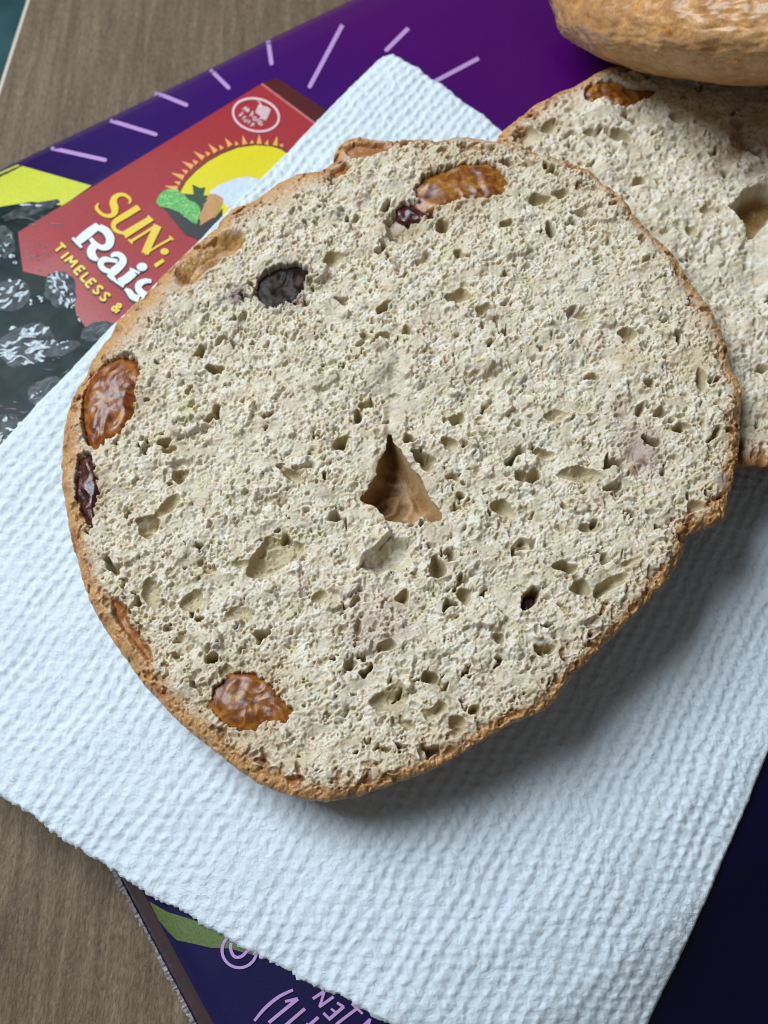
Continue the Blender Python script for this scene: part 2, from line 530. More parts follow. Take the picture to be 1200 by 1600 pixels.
def raisin(name, poly, top, mat, root, seed, thick=0.28, wrinkle=0.05, dip=0.0, label=None):
    """a closed wrinkled berry whose outline is 'poly'; 'top' gives the surrounding surface height"""
    P = smooth_closed(poly, 120); n = len(P); c = P.mean(0)
    V = [];
    M = 26
    for side in (1, -1):
        for k in range(M + 1):
            rho = math.sin(k / M * math.pi / 2)
            q = c + (P - c) * rho
            zz = thick * math.sqrt(max(0, 1 - rho ** 4)) * 0.5
            w = fbm(q[:, 0] * 2.4, q[:, 1] * 2.4, seed, 3)
            wx = q[:, 0] + 0.12 * perlin(q[:, 0] * 3, q[:, 1] * 3, seed + 4); wy = q[:, 1] + 0.12 * perlin(q[:, 0] * 3, q[:, 1] * 3, seed + 5)
            w2 = 1 - 2 * np.abs(perlin(wx * 3.8, wy * 2.4, seed + 9)); w3 = perlin(wx * 9, wy * 9, seed + 10)
            wr = wrinkle * (w * 1.8 + 0.7 * w2 + 0.12 * w3) * (1 - rho ** 8)
            z = top(q[:, 0], q[:, 1]) - dip + side * zz - (0 if side > 0 else 0.06) + (wr if side > 0 else 0)
            V.append(np.stack([q[:, 0], q[:, 1], z], 1))
    V = np.concatenate(V)
    F = []
    i = np.arange(n); j = (i + 1) % n
    for s_ in range(2):
        for k in range(M):
            a = (s_ * (M + 1) + k) * n; b = a + n
            f = np.stack([a + i, b + i, b + j, a + j], 1)
            F.append(f if s_ == 0 else f[:, ::-1])
    a = M * n; b = (2 * M + 1) * n
    F.append(np.stack([a + i, b + i, b + j, a + j], 1))
    o = mesh_obj(name, V, np.concatenate(F), mat, root)
    if label: o['label'] = label
    return o

# ================================================================== LARGE STRUCTURE
# ---- table
e0 = on_plane([47], [0], 0)[0]; e1 = on_plane([0], [148], 0)[0]
ed = (e1 - e0)[:2]; ed /= np.linalg.norm(ed)           # along the table edge, towards the viewer
en = np.array([-ed[1], ed[0]])
if en[0] < 0: en = -en                                    # into the table

def mat_table():
    m, t, b = new_mat('wood_laminate')
    v = coords(t, (5.0, 0.35, 1), (0, 0, math.radians(4)))
    n = nd(t, 'ShaderNodeTexNoise', Scale=1.0, Detail=6.0, Roughness=0.62, Distortion=0.5)
    t.links.new(v, n.inputs['Vector'])
    v2 = coords(t, (14.0, 4.0, 1), (0, 0, math.radians(4)))
    n2 = nd(t, 'ShaderNodeTexNoise', Scale=1.6, Detail=4.0, Roughness=0.6, Distortion=0.4)
    t.links.new(v2, n2.inputs['Vector'])
    r = ramp(t, n.outputs['Fac'], [(0.30, (0.098, 0.062, 0.034)), (0.5, (0.158, 0.106, 0.062)), (0.70, (0.225, 0.160, 0.100))])
    r2 = ramp(t, n2.outputs['Fac'], [(0.34, (0.62, 0.60, 0.57)), (0.60, (1.12, 1.12, 1.11))])
    mx = nd(t, 'ShaderNodeMixRGB', blend_type='MULTIPLY', Fac=1.0)
    t.links.new(r.outputs[0], mx.inputs[1]); t.links.new(r2.outputs[0], mx.inputs[2])
    t.links.new(mx.outputs[0], b.inputs['Base Color'])
    b.inputs['Roughness'].default_value = 0.55
    b.inputs['Specular IOR Level'].default_value = 0.35
    bump(t, b, n2.outputs['Fac'], 0.5, 0.06)
    return m

def prism(poly, z0, z1, bev=0.0):
    n = len(poly)
    V = [(x, y, z0) for x, y in poly] + [(x, y, z1) for x, y in poly]
    F = [list(range(n))[::-1], list(range(n, 2 * n))] + [[i, (i + 1) % n, n + (i + 1) % n, n + i] for i in range(n)]
    return V, F

p0 = e0[:2] - ed * 60; p1 = e0[:2] + ed * 70
tv, tf = prism([tuple(p0), tuple(p1), tuple(p1 + en * 90), tuple(p0 + en * 90)], -2.4, 0.0)
table = mesh_obj('table_top', tv, tf, mat_table(), smooth=False)
table['kind'] = 'structure'
q0 = p0 - en * 0.012; q1 = p1 - en * 0.012
bv, bf = prism([tuple(q0 - en * 0.07), tuple(q1 - en * 0.07), tuple(q1), tuple(q0)], -2.4, -0.004)
band = mesh_obj('edge_band', bv, bf, mat_plain('edge_band', (0.62, 0.55, 0.44), 0.4, 0.5, 0.1), table, smooth=False)

def mat_floor():
    m, t, b = new_mat('teal_floor')
    n = nd(t, 'ShaderNodeTexNoise', Scale=0.25, Detail=3.0)
    t.links.new(coords(t), n.inputs['Vector'])
    r = ramp(t, n.outputs['Fac'], [(0.35, (0.035, 0.10, 0.11)), (0.65, (0.07, 0.20, 0.22))])
    t.links.new(r.outputs[0], b.inputs['Base Color']); b.inputs['Roughness'].default_value = 0.8
    return m
fv, ff = prism([(-250, -250), (250, -250), (250, 250), (-250, 250)], -48, -46)
fl = mesh_obj('floor', fv, ff, mat_floor(), smooth=False); fl['kind'] = 'structure'

# ---- the pouch everything lies on
pe1a = on_plane([22], [250], 0.25)[0][:2]; pe1b = on_plane([540], [0], 0.25)[0][:2]
ea = pe1b - pe1a; ea /= np.linalg.norm(ea)             # from the bottom of the pouch to its top
eb = np.array([ea[1], -ea[0]])                            # across it, towards the lower right
pe2 = on_plane([245], [1482], 0.15)[0][:2]                # a point of the bottom edge

def ab(x, y):
    return (x - pe2[0]) * ea[0] + (y - pe2[1]) * ea[1], (x - pe1a[0]) * eb[0] + (y - pe1a[1]) * eb[1]

def from_ab(a, b):
    # solve (p-pe2).ea = a ; (p-pe1a).eb = b
    a0 = np.dot(pe1a - pe2, ea)
    return pe1a[0] + ea[0] * (a - a0) + eb[0] * b, pe1a[1] + ea[1] * (a - a0) + eb[1] * b

PW = 30.0; PL = 23.0
def pouch_h(a, b):
    fb = np.interp(b, [-1, 0, 0.35, 1.0, 1.5, 2.2, 3.2, 4.5, 17.5, 19.5, 20.8, 21.8, 22.8, 23.8, 25.5, PW], [0.0, 0.0, 0.16, 0.52, 0.70, 0.84, 0.95, 1, 1, 0.92, 0.78, 0.52, 0.26, 0.10, 0.05, 0.0])
    fa = np.interp(a, [-1, 0, 0.10, 0.5, 0.75, 1.5, 3.0, 5, 16, 19, 21.5, PL], [0.0, 0.0, 0.12, 0.74, 0.82, 0.90, 0.98, 1, 1, 0.8, 0.35, 0.0])
    return fa, fb

def pouch_z(x, y):
    a, b = ab(x, y)
    # a little averaging rounds the creases
    z = 0
    for da, db, w in ((0, 0, .4), (.1, 0, .15), (-.1, 0, .15), (0, .15, .15), (0, -.15, .15)):
        fa, fb = pouch_h(a + da, b + db)
        z = z + w * fa * fb
    puff = 0.05 * fbm(x * 0.25, y * 0.25, 401, 2) * np.clip(z * 2, 0, 1)
    return 0.10 + 2.15 * z + puff

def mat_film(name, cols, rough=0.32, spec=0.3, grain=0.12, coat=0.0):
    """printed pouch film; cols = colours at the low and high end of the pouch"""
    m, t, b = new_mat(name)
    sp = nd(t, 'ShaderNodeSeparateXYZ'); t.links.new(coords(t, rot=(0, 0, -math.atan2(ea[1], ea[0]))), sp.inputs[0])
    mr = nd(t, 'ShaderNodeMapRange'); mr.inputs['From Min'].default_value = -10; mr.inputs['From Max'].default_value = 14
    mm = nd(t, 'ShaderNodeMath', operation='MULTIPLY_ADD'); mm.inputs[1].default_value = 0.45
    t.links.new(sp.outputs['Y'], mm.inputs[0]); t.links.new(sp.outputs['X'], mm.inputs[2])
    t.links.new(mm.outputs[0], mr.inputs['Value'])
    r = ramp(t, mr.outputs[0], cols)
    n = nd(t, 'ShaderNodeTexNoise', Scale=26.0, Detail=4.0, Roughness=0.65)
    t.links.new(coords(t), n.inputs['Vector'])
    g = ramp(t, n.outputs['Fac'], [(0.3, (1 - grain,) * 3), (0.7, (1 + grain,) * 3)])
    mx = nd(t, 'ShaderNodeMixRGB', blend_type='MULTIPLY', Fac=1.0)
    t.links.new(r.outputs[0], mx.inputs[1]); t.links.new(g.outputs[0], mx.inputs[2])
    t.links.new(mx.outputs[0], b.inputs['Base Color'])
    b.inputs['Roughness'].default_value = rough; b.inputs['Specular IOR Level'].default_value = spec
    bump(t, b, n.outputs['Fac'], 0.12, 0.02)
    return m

PURPLE = mat_film('purple_film', [(0.10, (0.013, 0.011, 0.06)), (0.28, (0.003, 0.002, 0.020)), (0.50, (0.003, 0.001, 0.022)), (0.66, (0.022, 0.006, 0.090)), (0.80, (0.036, 0.002, 0.11)), (0.92, (0.060, 0.001, 0.10))])  # violet print; near-black stops paint in lower-right shade, first stop the bottom's sheen
GUSSET = mat_film('gusset_film', [(0, (0.055, 0.03, 0.045)), (1, (0.055, 0.03, 0.045))], 0.4)
CRIMP = mat_film('crimped_seam', [(0, (0.22, 0.20, 0.21)), (1, (0.22, 0.20, 0.21))], 0.45, grain=0.6)

corner = from_ab(0.0, 0.0)
pouch = thing('raisin_pouch', (float(corner[0]), float(corner[1]), 0.0), 'purple printed raisin pouch lying flat on the table under the paper towel', 'pouch')

def pouch_patch(name, a0, a1, b0, b1, na, nb, mat, zoff=0.0):
    A, B = np.meshgrid(np.linspace(a0, a1, na), np.linspace(b0, b1, nb))
    X, Y = from_ab(A, B)
    Z = pouch_z(X, Y) + zoff
    V = np.stack([X, Y, Z], -1).reshape(-1, 3)
    return mesh_obj(name, V, grid_faces(np.ones(A.shape, bool)), mat, pouch)

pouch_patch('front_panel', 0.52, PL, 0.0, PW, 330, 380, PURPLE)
pouch_patch('bottom_gusset', 0.10, 0.52, 0.0, PW, 8, 220, GUSSET, -0.004)
# back panel: a flat sheet just above the table with the crimped white seam along its bottom edge
def strip(name, a0, a1, b0, b1, z, mat, nb=360, jag=0.0, ht=0.05):
    rs = np.random.RandomState(5)
    bb = np.linspace(b0, b1, nb); V = []; F = []
    def n1(b, f, sd_): return float(fbm(np.array([b * f]), np.array([0.3]), sd_, 2)[0])
    for i, b in enumerate(bb):
        tear = max(0.0, min(1.0, (n1(b, 0.35, 41) + 0.45) * 1.4)) if jag else 0
        wob = 0.03 * n1(b, 0.8, 42) + tear * jag * (1.6 * n1(b, 9.0, 43) + 0.6 * rs.uniform(-1, 1))
        zz = z + 0.03 * math.sin(b * 1.3) + tear * jag * rs.uniform(0, 1.0)
        for a, dz in ((a0 + wob, 0), (a0 + wob, ht), (a1, ht + jag * rs.uniform(-.5, .8)), (a1, 0)):
            X, Y = from_ab(a, b); V.append((X, Y, zz + dz))
        if i:
            o = 4 * i
            for k in range(4):
                F.append((o - 4 + k, o + k, o + (k + 1) % 4, o - 4 + (k + 1) % 4))
    return mesh_obj(name, np.array(V), F, mat, pouch, smooth=False)
strip('back_panel', -0.02, PL, 0, PW, 0.012, GUSSET, 60, 0.0, 0.03)
strip('crimped_seam', -0.075, -0.01, 0.0, PW, 0.05, CRIMP, 900, 0.03, 0.03)

# ---- flat print on the pouch
def print_poly(name, polys, off, mat, parent, sub=0.16):
    """flat print: polygons given by their outline on the picture, laid on the pouch's real surface"""
    bm = bmesh.new()
    for P in polys:
        vs = [bm.verts.new((p[0] / 100.0, -p[1] / 100.0, 0)) for p in P]
        f = bm.faces.new(vs)
    bmesh.ops.triangulate(bm, faces=bm.faces[:], ngon_method='EAR_CLIP')
    for _ in range(7):
        es = [e for e in bm.edges if e.calc_length() > sub]
        if not es: break
        bmesh.ops.subdivide_edges(bm, edges=es, cuts=1)
        bmesh.ops.triangulate(bm, faces=[f for f in bm.faces if len(f.verts) > 3])
    for f in bm.faces:
        if f.normal.z < 0: f.normal_flip()
    bm.verts.index_update()
    co = np.array([v.co[:] for v in bm.verts])
    F = [[v.index for v in f.verts] for f in bm.faces]
    bm.free()
    V = on_surf(co[:, 0] * 100, -co[:, 1] * 100, pouch_z, off)
    return mesh_obj(name, V, F, mat, parent)

def ribbon(pts, cap=4):
    """outline polygon of a stroke with varying width: pts = (x, y, width)"""
    P = np.array(pts, float)
    if len(P) > 2:   # smooth
        Q = [P[0]]
        for i in range(len(P) - 1):
            p0, p1, p2, p3 = P[max(0, i - 1)], P[i], P[i + 1], P[min(len(P) - 1, i + 2)]
            for k in range(1, 6):
                t = k / 5
                Q.append(0.5 * (2 * p1 + (p2 - p0) * t + (2 * p0 - 5 * p1 + 4 * p2 - p3) * t * t + (3 * p1 - p0 - 3 * p2 + p3) * t ** 3))
        P = np.array(Q)
    else:
        P = P[0] + (P[1] - P[0]) * np.linspace(0, 1, 7)[:, None]
    T = np.gradient(P[:, :2], axis=0); T /= np.linalg.norm(T, axis=1)[:, None] + 1e-9
    N = np.stack([-T[:, 1], T[:, 0]], 1)
    w = np.maximum(P[:, 2:3], 0.2) / 2
    return P[:, :2] + N * w, P[:, :2] - N * w

def print_strokes(name, strokes, off, mat, parent, dx=0, dy=0, blobs=()):
    """lettering: ribbons and discs laid on the pouch"""
    px = []; F = []; o = 0
    for st in strokes:
        L, R = ribbon(st); n = len(L)
        px += [p for p in L] + [p for p in R]
        F += [[o + i, o + i + 1, o + n + i + 1, o + n + i] for i in range(n - 1)]
        o += 2 * n
    for cx, cy, rx, ry in blobs:
        n = 18
        px += [np.array([cx + rx * math.cos(2 * math.pi * k / n), cy + ry * math.sin(2 * math.pi * k / n)]) for k in range(n)]
        F += [list(range(o, o + n))]; o += n
    px = np.array(px)
    V = on_surf(px[:, 0] + dx, px[:, 1] + dy, pouch_z, off)
    rng = np.linspace(0, 0.004, len(V))                    # later strokes lie a hair above earlier ones
    V[:, 2] += rng
    return mesh_obj(name, V, F, mat, parent, smooth=False)

def crop(pts, x0, y0, s):
    return [(x0 + p[0] / s, y0 + p[1] / s) + tuple(q / s for q in p[2:]) for p in pts]

YEL = mat_plain('lime_yellow_print', (0.56, 0.58, 0.055), 0.35, 0.5, 0.10, 22)
RED = mat_film('red_print', [(0.5, (0.33, 0.040, 0.042)), (0.9, (0.34, 0.024, 0.03))], 0.36, grain=0.14)
MAROON = mat_plain('maroon_print', (0.075, 0.008, 0.008), 0.35, 0.5, 0.1)
PINK = mat_plain('pale_red_print', (0.50, 0.14, 0.13), 0.4, 0.4, 0.1)
LILAC = mat_plain('lilac_print', (0.46, 0.27, 0.55), 0.4, 0.5, 0.05)
SUNY = mat_plain('sun_yellow_print', (0.70, 0.60, 0.008), 0.35, 0.5, 0.06)
BROWN = mat_plain('brown_print', (0.16, 0.03, 0.01), 0.4, 0.5, 0.05)
ORANGE = mat_plain('orange_print', (0.76, 0.36, 0.09), 0.4, 0.5, 0.06)
LETY = mat_plain('yellow_lettering', (0.74, 0.54, 0.03), 0.4, 0.5, 0.06)
LETW = mat_plain('white_lettering', (0.72, 0.78, 0.86), 0.4, 0.5, 0.03)
LETS = mat_plain('lettering_shadow', (0.03, 0.006, 0.012), 0.4, 0.5, 0.05)
GRAPE = mat_plain('grape_green_print', (0.10, 0.40, 0.08), 0.4, 0.5, 0.35, 18)
GRAPE2 = mat_plain('grape_light_print', (0.22, 0.56, 0.18), 0.4, 0.5, 0.2, 18)
LEAF = mat_plain('dark_leaf_print', (0.008, 0.05, 0.018), 0.4, 0.5, 0.3)
BLACKP = mat_plain('black_print', (0.010, 0.012, 0.012), 0.4, 0.5, 0.1)
PALEP = mat_plain('pale_pink_print', (0.74, 0.50, 0.53), 0.4, 0.5, 0.04)
GREENP = mat_plain('olive_green_print', (0.10, 0.145, 0.045), 0.4, 0.5, 0.2)
CLOTH = mat_plain('pale_blue_print', (0.55, 0.65, 0.78), 0.4, 0.5, 0.12, 12)
TANP = mat_plain('tan_print', (0.50, 0.25, 0.09), 0.4, 0.5, 0.12, 12)

def mat_picture():
    """print of a heap of dark raisins: lumps with crinkled pale highlights"""
    m, t, b = new_mat('raisin_picture_print')
    v = coords(t)
    n = nd(t, 'ShaderNodeTexNoise', Scale=2.0, Detail=5.0, Roughness=0.6, Distortion=0.8)
    t.links.new(v, n.inputs['Vector'])
    r = ramp(t, n.outputs['Fac'], [(0.38, (0.006, 0.012, 0.013)), (0.55, (0.010, 0.028, 0.029)), (0.70, (0.035, 0.028, 0.024))])
    t.links.new(r.outputs[0], b.inputs['Base Color'])
    b.inputs['Roughness'].default_value = 0.45; b.inputs['Specular IOR Level'].default_value = 0.1
    return m
PICT = mat_picture()
FLECK = mat_plain('raisin_highlight_print', (0.46, 0.52, 0.56), 0.45, 0.2, 0.45, 16)
FLECK2 = mat_plain('raisin_soft_highlight_print', (0.13, 0.135, 0.14), 0.45, 0.2, 0.5, 12)

FLECK3 = mat_plain('raisin_body_print', (0.055, 0.066, 0.070), 0.45, 0.12, 0.7, 6)
print_poly('yellow_band', [[(27, 257), (143, 290), (97, 322), (50, 316), (0, 324), (-60, 335), (-72, 300)]], 0.016, YEL, pouch)
print_poly('raisin_picture', [[(-140, 352), (-60, 330), (0, 323), (50, 315), (98, 321), (220, 420), (230, 600), (60, 760), (-140, 820)]], 0.020, PICT, pouch)
lab = print_poly('red_label', [[(408, 131), (484, 188), (560, 245), (560, 330), (330, 560), (170, 520), (134, 512), (119, 490), (112, 455), (98, 428), (70, 432), (36, 424), (32, 395), (28, 363)]], 0.022, RED, pouch)
print_poly('label_side', [[(410, 130), (432, 121), (560, 205), (560, 244), (486, 187)]], 0.024, MAROON, lab)
print_strokes('label_edge', [[(409, 131, 3.2), (484, 187, 3.2), (540, 229, 3)]], 0.026, PINK, lab)
for a_, b_, w_ in (((65, 228), (164, 250), 6), ((172, 188), (243, 210), 6), ((240, 143), (291, 164), 6), ((323, 103), (357, 137), 6),
                   ((418, 56), (424, 99), 6.5), ((535, 39), (484, 135), 6.5), ((638, 44), (604, 78), 6.5), ((748, 91), (680, 127), 6.5)):
    print_strokes('ray_line', [[(*a_, w_), (*b_, w_)]], 0.012, LILAC, pouch, blobs=[(*b_, w_ / 2, w_ / 2)])

# sun with its ring and points
arc = [(281, 306), (283, 298), (291, 284), (306, 268), (325, 253), (346, 241), (372, 231), (400, 227), (425, 229), (440, 234), (480, 262), (470, 330), (420, 372), (330, 360), (300, 330)]
print_poly('sun_ring', [[(x + (x - 400) * 0.03, y + (y - 330) * 0.05) for x, y in arc]], 0.028, BROWN, lab)
print_poly('sun_disc', [arc], 0.034, SUNY, lab)
big = [((110, 762), (190, 780)), ((150, 680), (228, 710)), ((218, 608), (285, 645)), ((292, 547), (352, 590)), ((383, 500), (430, 550)), ((487, 462), (520, 512)), ((597, 445), (610, 503)), ((700, 440), (700, 500)), ((812, 452), (800, 510))]
sml = [((170, 735), (205, 747)), ((218, 660), (250, 680)), ((283, 600), (312, 622)), ((362, 548), (388, 568)), ((450, 508), (470, 532)), ((553, 482), (560, 508)), ((655, 475), (655, 498)), ((755, 475), (745, 505)), ((850, 500), (835, 515))]
print_strokes('sun_points', [crop([(bx, by, 34), (tx, ty, 2)], 230, 100, 4) for (tx, ty), (bx, by) in big] +
              [crop([(bx, by, 28), (tx, ty, 3)], 230, 100, 4) for (tx, ty), (bx, by) in sml], 0.034, ORANGE, lab)
# fruit basket (a plain one) in front of the sun
print_poly('basket', [crop([(95, 895), (200, 925), (310, 985), (420, 960), (470, 900), (470, 1000), (330, 1100), (235, 1062)], 230, 100, 4)], 0.040, BLACKP, lab)
print_poly('cloth', [crop([(385, 800), (440, 760), (540, 720), (620, 702), (700, 720), (640, 830), (500, 900), (470, 850)], 230, 100, 4)], 0.040, CLOTH, lab)
print_poly('basket_side', [crop([(385, 815), (430, 812), (478, 840), (455, 905), (410, 960), (330, 1010), (335, 930), (360, 860)], 230, 100, 4)], 0.043, TANP, lab)
print_poly('leaves', [crop([(212, 808), (290, 815), (282, 752), (330, 775), (362, 770), (350, 820), (388, 822), (360, 880), (335, 930), (260, 860)], 230, 100, 4)], 0.043, LEAF, lab)
rs = np.random.RandomState(3)
gp = np.array(crop([(55, 860), (80, 810), (130, 780), (180, 785), (230, 815), (260, 850), (300, 865), (332, 900), (325, 960), (310, 1000), (280, 990), (200, 925), (130, 900), (80, 890)], 230, 100, 4))
print_poly('grapes', [gp], 0.044, GRAPE, lab)
bl = []
while len(bl) < 60:
    x, y = rs.uniform(gp.min(0), gp.max(0))
    if sdist(np.array([x]), np.array([y]), gp)[0] > 0.6: bl.append((x, y, rs.uniform(1.3, 2.6), rs.uniform(1.0, 1.8)))
print_strokes('grape_lights', [], 0.048, GRAPE2, lab, blobs=bl)['kind'] = 'stuff'

# lettering
def c1(p): return crop(p, 100, 280, 5.4545)
SUNL = [c1([(552, 208, 12), (567, 180, 22), (540, 147, 27), (490, 130, 30), (440, 150, 46), (420, 195, 62), (432, 245, 66), (428, 288, 52), (395, 312, 36), (340, 306, 28), (300, 277, 27), (278, 245, 30), (284, 218, 18), (298, 205, 8)]),
        c1([(615, 222, 14), (650, 262, 14)]), c1([(628, 244, 52), (530, 305, 52), (450, 352, 50)]), c1([(452, 350, 50), (425, 378, 44), (425, 415, 36), (455, 445, 30), (510, 462, 26)]),
        c1([(742, 335, 52), (640, 398, 56), (522, 470, 62)]), c1([(712, 312, 14), (760, 352, 14)]), c1([(505, 450, 16), (535, 500, 18)]),
        c1([(788, 392, 20), (680, 462, 22), (570, 530, 24)]), c1([(548, 512, 14), (585, 550, 14)]),
        c1([(800, 395, 70), (745, 510, 66), (690, 635, 66)]), c1([(690, 640, 16), (800, 570, 18), (915, 505, 20)]), c1([(898, 485, 14), (933, 520, 14)]),
        c1([(775, 740, 34), (850, 690, 30)])]
b0 = crop([(858, 617, 36, 28)], 100, 280, 5.4545)
print_strokes('yellow_lettering', SUNL, 0.040, LETY, lab, blobs=b0)
RAIS = [c1([(290, 395, 62), (200, 465, 76), (120, 528, 66)]), c1([(262, 378, 20), (330, 432, 24)]), c1([(72, 500, 20), (112, 540, 28), (152, 582, 20)]),
        c1([(300, 408, 56), (362, 446, 66), (394, 510, 72), (375, 568, 64), (320, 582, 44), (262, 548, 40), (225, 505, 34)]),
        c1([(262, 560, 62), (232, 610, 72), (245, 655, 66), (288, 688, 26)]),
        c1([(404, 662, 26), (428, 640, 40), (475, 645, 46), (505, 690, 62), (480, 735, 68), (420, 790, 70), (385, 815, 40)]), c1([(372, 812, 22), (410, 838, 40), (440, 865, 20)]),
        c1([(455, 700, 36), (405, 690, 34), (345, 685, 50), (312, 715, 52), (335, 765, 44), (395, 790, 40)]),
        c1([(598, 792, 70), (530, 850, 72), (470, 880, 66)]), c1([(560, 762, 18), (645, 800, 22)]), c1([(430, 862, 20), (510, 915, 26)]),
        c1([(745, 870, 30), (690, 868, 44), (640, 898, 58), (640, 945, 58), (690, 990, 60)]), c1([(520, 935, 20), (555, 960, 50), (585, 1000, 56), (640, 1020, 60)])]
bi = crop([(665, 748, 46, 35)], 100, 280, 5.4545)
print_strokes('lettering_shadow', RAIS, 0.036, LETS, lab, dx=-1.8, dy=2.8, blobs=bi)
print_strokes('white_lettering', RAIS, 0.044, LETW, lab, blobs=bi)

GL = {'T': [[(0, 1), (.8, 1)], [(.4, 1), (.4, 0)]], 'I': [[(.15, 1), (.15, 0)]], 'M': [[(0, 0), (.1, 1)], [(.1, 1), (.45, .3)], [(.45, .3), (.85, 1)], [(.85, 1), (.95, 0)]],
      'E': [[(0, 0), (0, 1)], [(0, 1), (.6, 1)], [(0, .5), (.5, .5)], [(0, 0), (.6, 0)]], 'L': [[(0, 1), (0, 0)], [(0, 0), (.6, 0)]],
      'S': [[(.6, .85), (.35, 1), (.05, .8), (.3, .5), (.6, .25), (.3, 0), (0, .15)]],
      '&': [[(.75, 0), (.1, .75), (.3, 1), (.5, .8), (.05, .3), (.25, 0), (.75, .5)]],
      'N': [[(0, 0), (0, 1)], [(0, 1), (.65, 0)], [(.65, 0), (.65, 1)]], 'W': [[(0, 1), (.25, 0)], [(.25, 0), (.5, .8)], [(.5, .8), (.75, 0)], [(.75, 0), (1, 1)]],
      'B': [[(0, 0), (0, 1)], [(0, 1), (.45, .95), (.5, .6), (0, .52)], [(0, .52), (.6, .42), (.6, .05), (0, 0)]]}
def word(letters, w):
    """letters: (char, ox, oy, ex, ey) with the letter's own origin and axes on the picture"""
    out = []
    for ch, o, ex, ey in letters:
        for st in GL[ch]:
            out.append([(o[0] + x * ex[0] + y * ey[0], o[1] + x * ex[1] + y * ey[1], w) for x, y in st])
    return out
exT = (10.5, 10.0); eyT = (11.5, -9.0)
tl = []
for ch, ox, oy in (('T', 83, 388), ('I', 94, 402), ('M', 101, 408), ('E', 115.5, 424), ('L', 126, 435), ('E', 133, 444), ('S', 144, 454), ('S', 155, 465), ('&', 173.5, 482)):
    tl.append((ch, (ox, oy), exT, eyT))
print_strokes('tagline_shadow', word(tl, 4.4), 0.036, LETS, lab, dx=-1.0, dy=1.2)
print_strokes('tagline_lettering', word(tl, 3.6), 0.042, LETY, lab)

# round badge
def c5(p): return crop(p, 340, 120, 7.5)
ring = [(450 + 268 * math.cos(t) + 12 * math.sin(t), 447 + 192 * math.sin(t) + 22 * math.cos(t), 26) for t in np.linspace(0, 2 * math.pi, 40)]
print_strokes('badge_ring', [c5(ring)], 0.034, PALEP, lab)
wf = [[(292, 385, 14), (335, 350, 14)], [(335, 350, 14), (325, 400, 12)], [(325, 400, 12), (365, 368, 14)], [(365, 368, 12), (345, 415, 12)], [(345, 415, 14), (372, 392, 14)],
      [(375, 462, 13), (420, 400, 13)], [(392, 430, 12), (412, 425, 12), (405, 468, 12)],
      [(445, 470, 12), (418, 480, 12), (425, 510, 12), (455, 500, 12), (445, 470, 12)], [(455, 530, 13), (505, 480, 13)], [(485, 545, 12), (520, 535, 12), (505, 518, 12), (482, 540, 12), (500, 565, 12), (530, 558, 12)],
      [(255, 465, 14), (290, 425, 14), (300, 432, 12)], [(255, 440, 12), (285, 452, 12)], [(290, 500, 13), (318, 465, 13), (330, 475, 12)], [(325, 490, 12), (318, 525, 12), (345, 520, 12), (360, 500, 12)],
      [(355, 550, 13), (385, 515, 13)], [(385, 580, 13), (430, 545, 13)], [(400, 545, 12), (430, 575, 12)], [(470, 285, 12), (490, 300, 12), (515, 330, 10)]]
print_strokes('badge_lettering', [c5(s_) for s_ in wf], 0.034, PALEP, lab)['kind'] = 'stuff'
gr = [(498, 345), (535, 362), (572, 372), (598, 392), (480, 380), (515, 400), (552, 408), (585, 428), (470, 412), (500, 435), (538, 445), (570, 462), (525, 475), (555, 490)]
print_strokes('badge_grapes', [], 0.036, PALEP, lab, blobs=[c5([(x, y, 25, 22)])[0] for x, y in gr])
print_strokes('badge_grape_marks', [c5([(x - 8, y + 2, 8), (x + 9, y - 1, 8)]) for x, y in gr[1:]], 0.042, BROWN, lab)['kind'] = 'stuff'

# highlights of the pictured raisins
def berry(cx, cy, rx, ry, ang, n, seed, w=(3.2, 7.0)):
    """crinkle lights running along a pictured berry"""
    r = np.random.RandomState(seed); out = []; c, s_ = math.cos(ang), math.sin(ang)
    for j in range(n):
        o = -0.92 + 1.84 * j / max(1, n - 1); L = rx * math.sqrt(1 - o * o)
        x = -L
        while x < L * 0.8:
            l = r.uniform(0.35, 1.1) * L; x1 = min(L, x + l); ww = r.uniform(*w); ph = r.uniform(0, 6); st = []
            for k, f in enumerate((0.15, 0.8, 1.0, 0.7, 0.12)):
                u = x + (x1 - x) * k / 4
                v = ry * o + ry * 0.16 * math.sin(u / rx * 5 + ph) + r.normal(0, ry * 0.05)
                st.append((cx + u * c - v * s_, cy + u * s_ + v * c, ww * f * r.uniform(0.6, 1.25)))
            if r.rand() < 0.8: out.append(st)
            x = x1 + r.uniform(0.05, 0.3) * L
    return out
BODIES = [(42, 540, 50, 32), (95, 452, 26, 28), (15, 462, 34, 24), (4, 378, 18, 26), (8, 672, 32, 24), (98, 545, 28, 10), (75, 612, 32, 22), (152, 518, 28, 14), (48, 328, 48, 8)]
def body(cx, cy, rx, ry, sd_):
    t = np.linspace(0, 2 * np.pi, 26, endpoint=False)
    r = 1 + 0.28 * fbm(np.cos(t) * 1.6 + sd_ * 3.1, np.sin(t) * 1.6, sd_, 3)
    c, q = math.cos(-0.3), math.sin(-0.3); x = rx * r * np.cos(t); y = ry * r * np.sin(t)
    return [(cx + x_ * c - y_ * q, cy + x_ * q + y_ * c) for x_, y_ in zip(x, y)]
print_poly('raisin_picture_bodies', [body(*bb, 70 + i) for i, bb in enumerate(BODIES)], 0.024, FLECK3, lab)['kind'] = 'stuff'
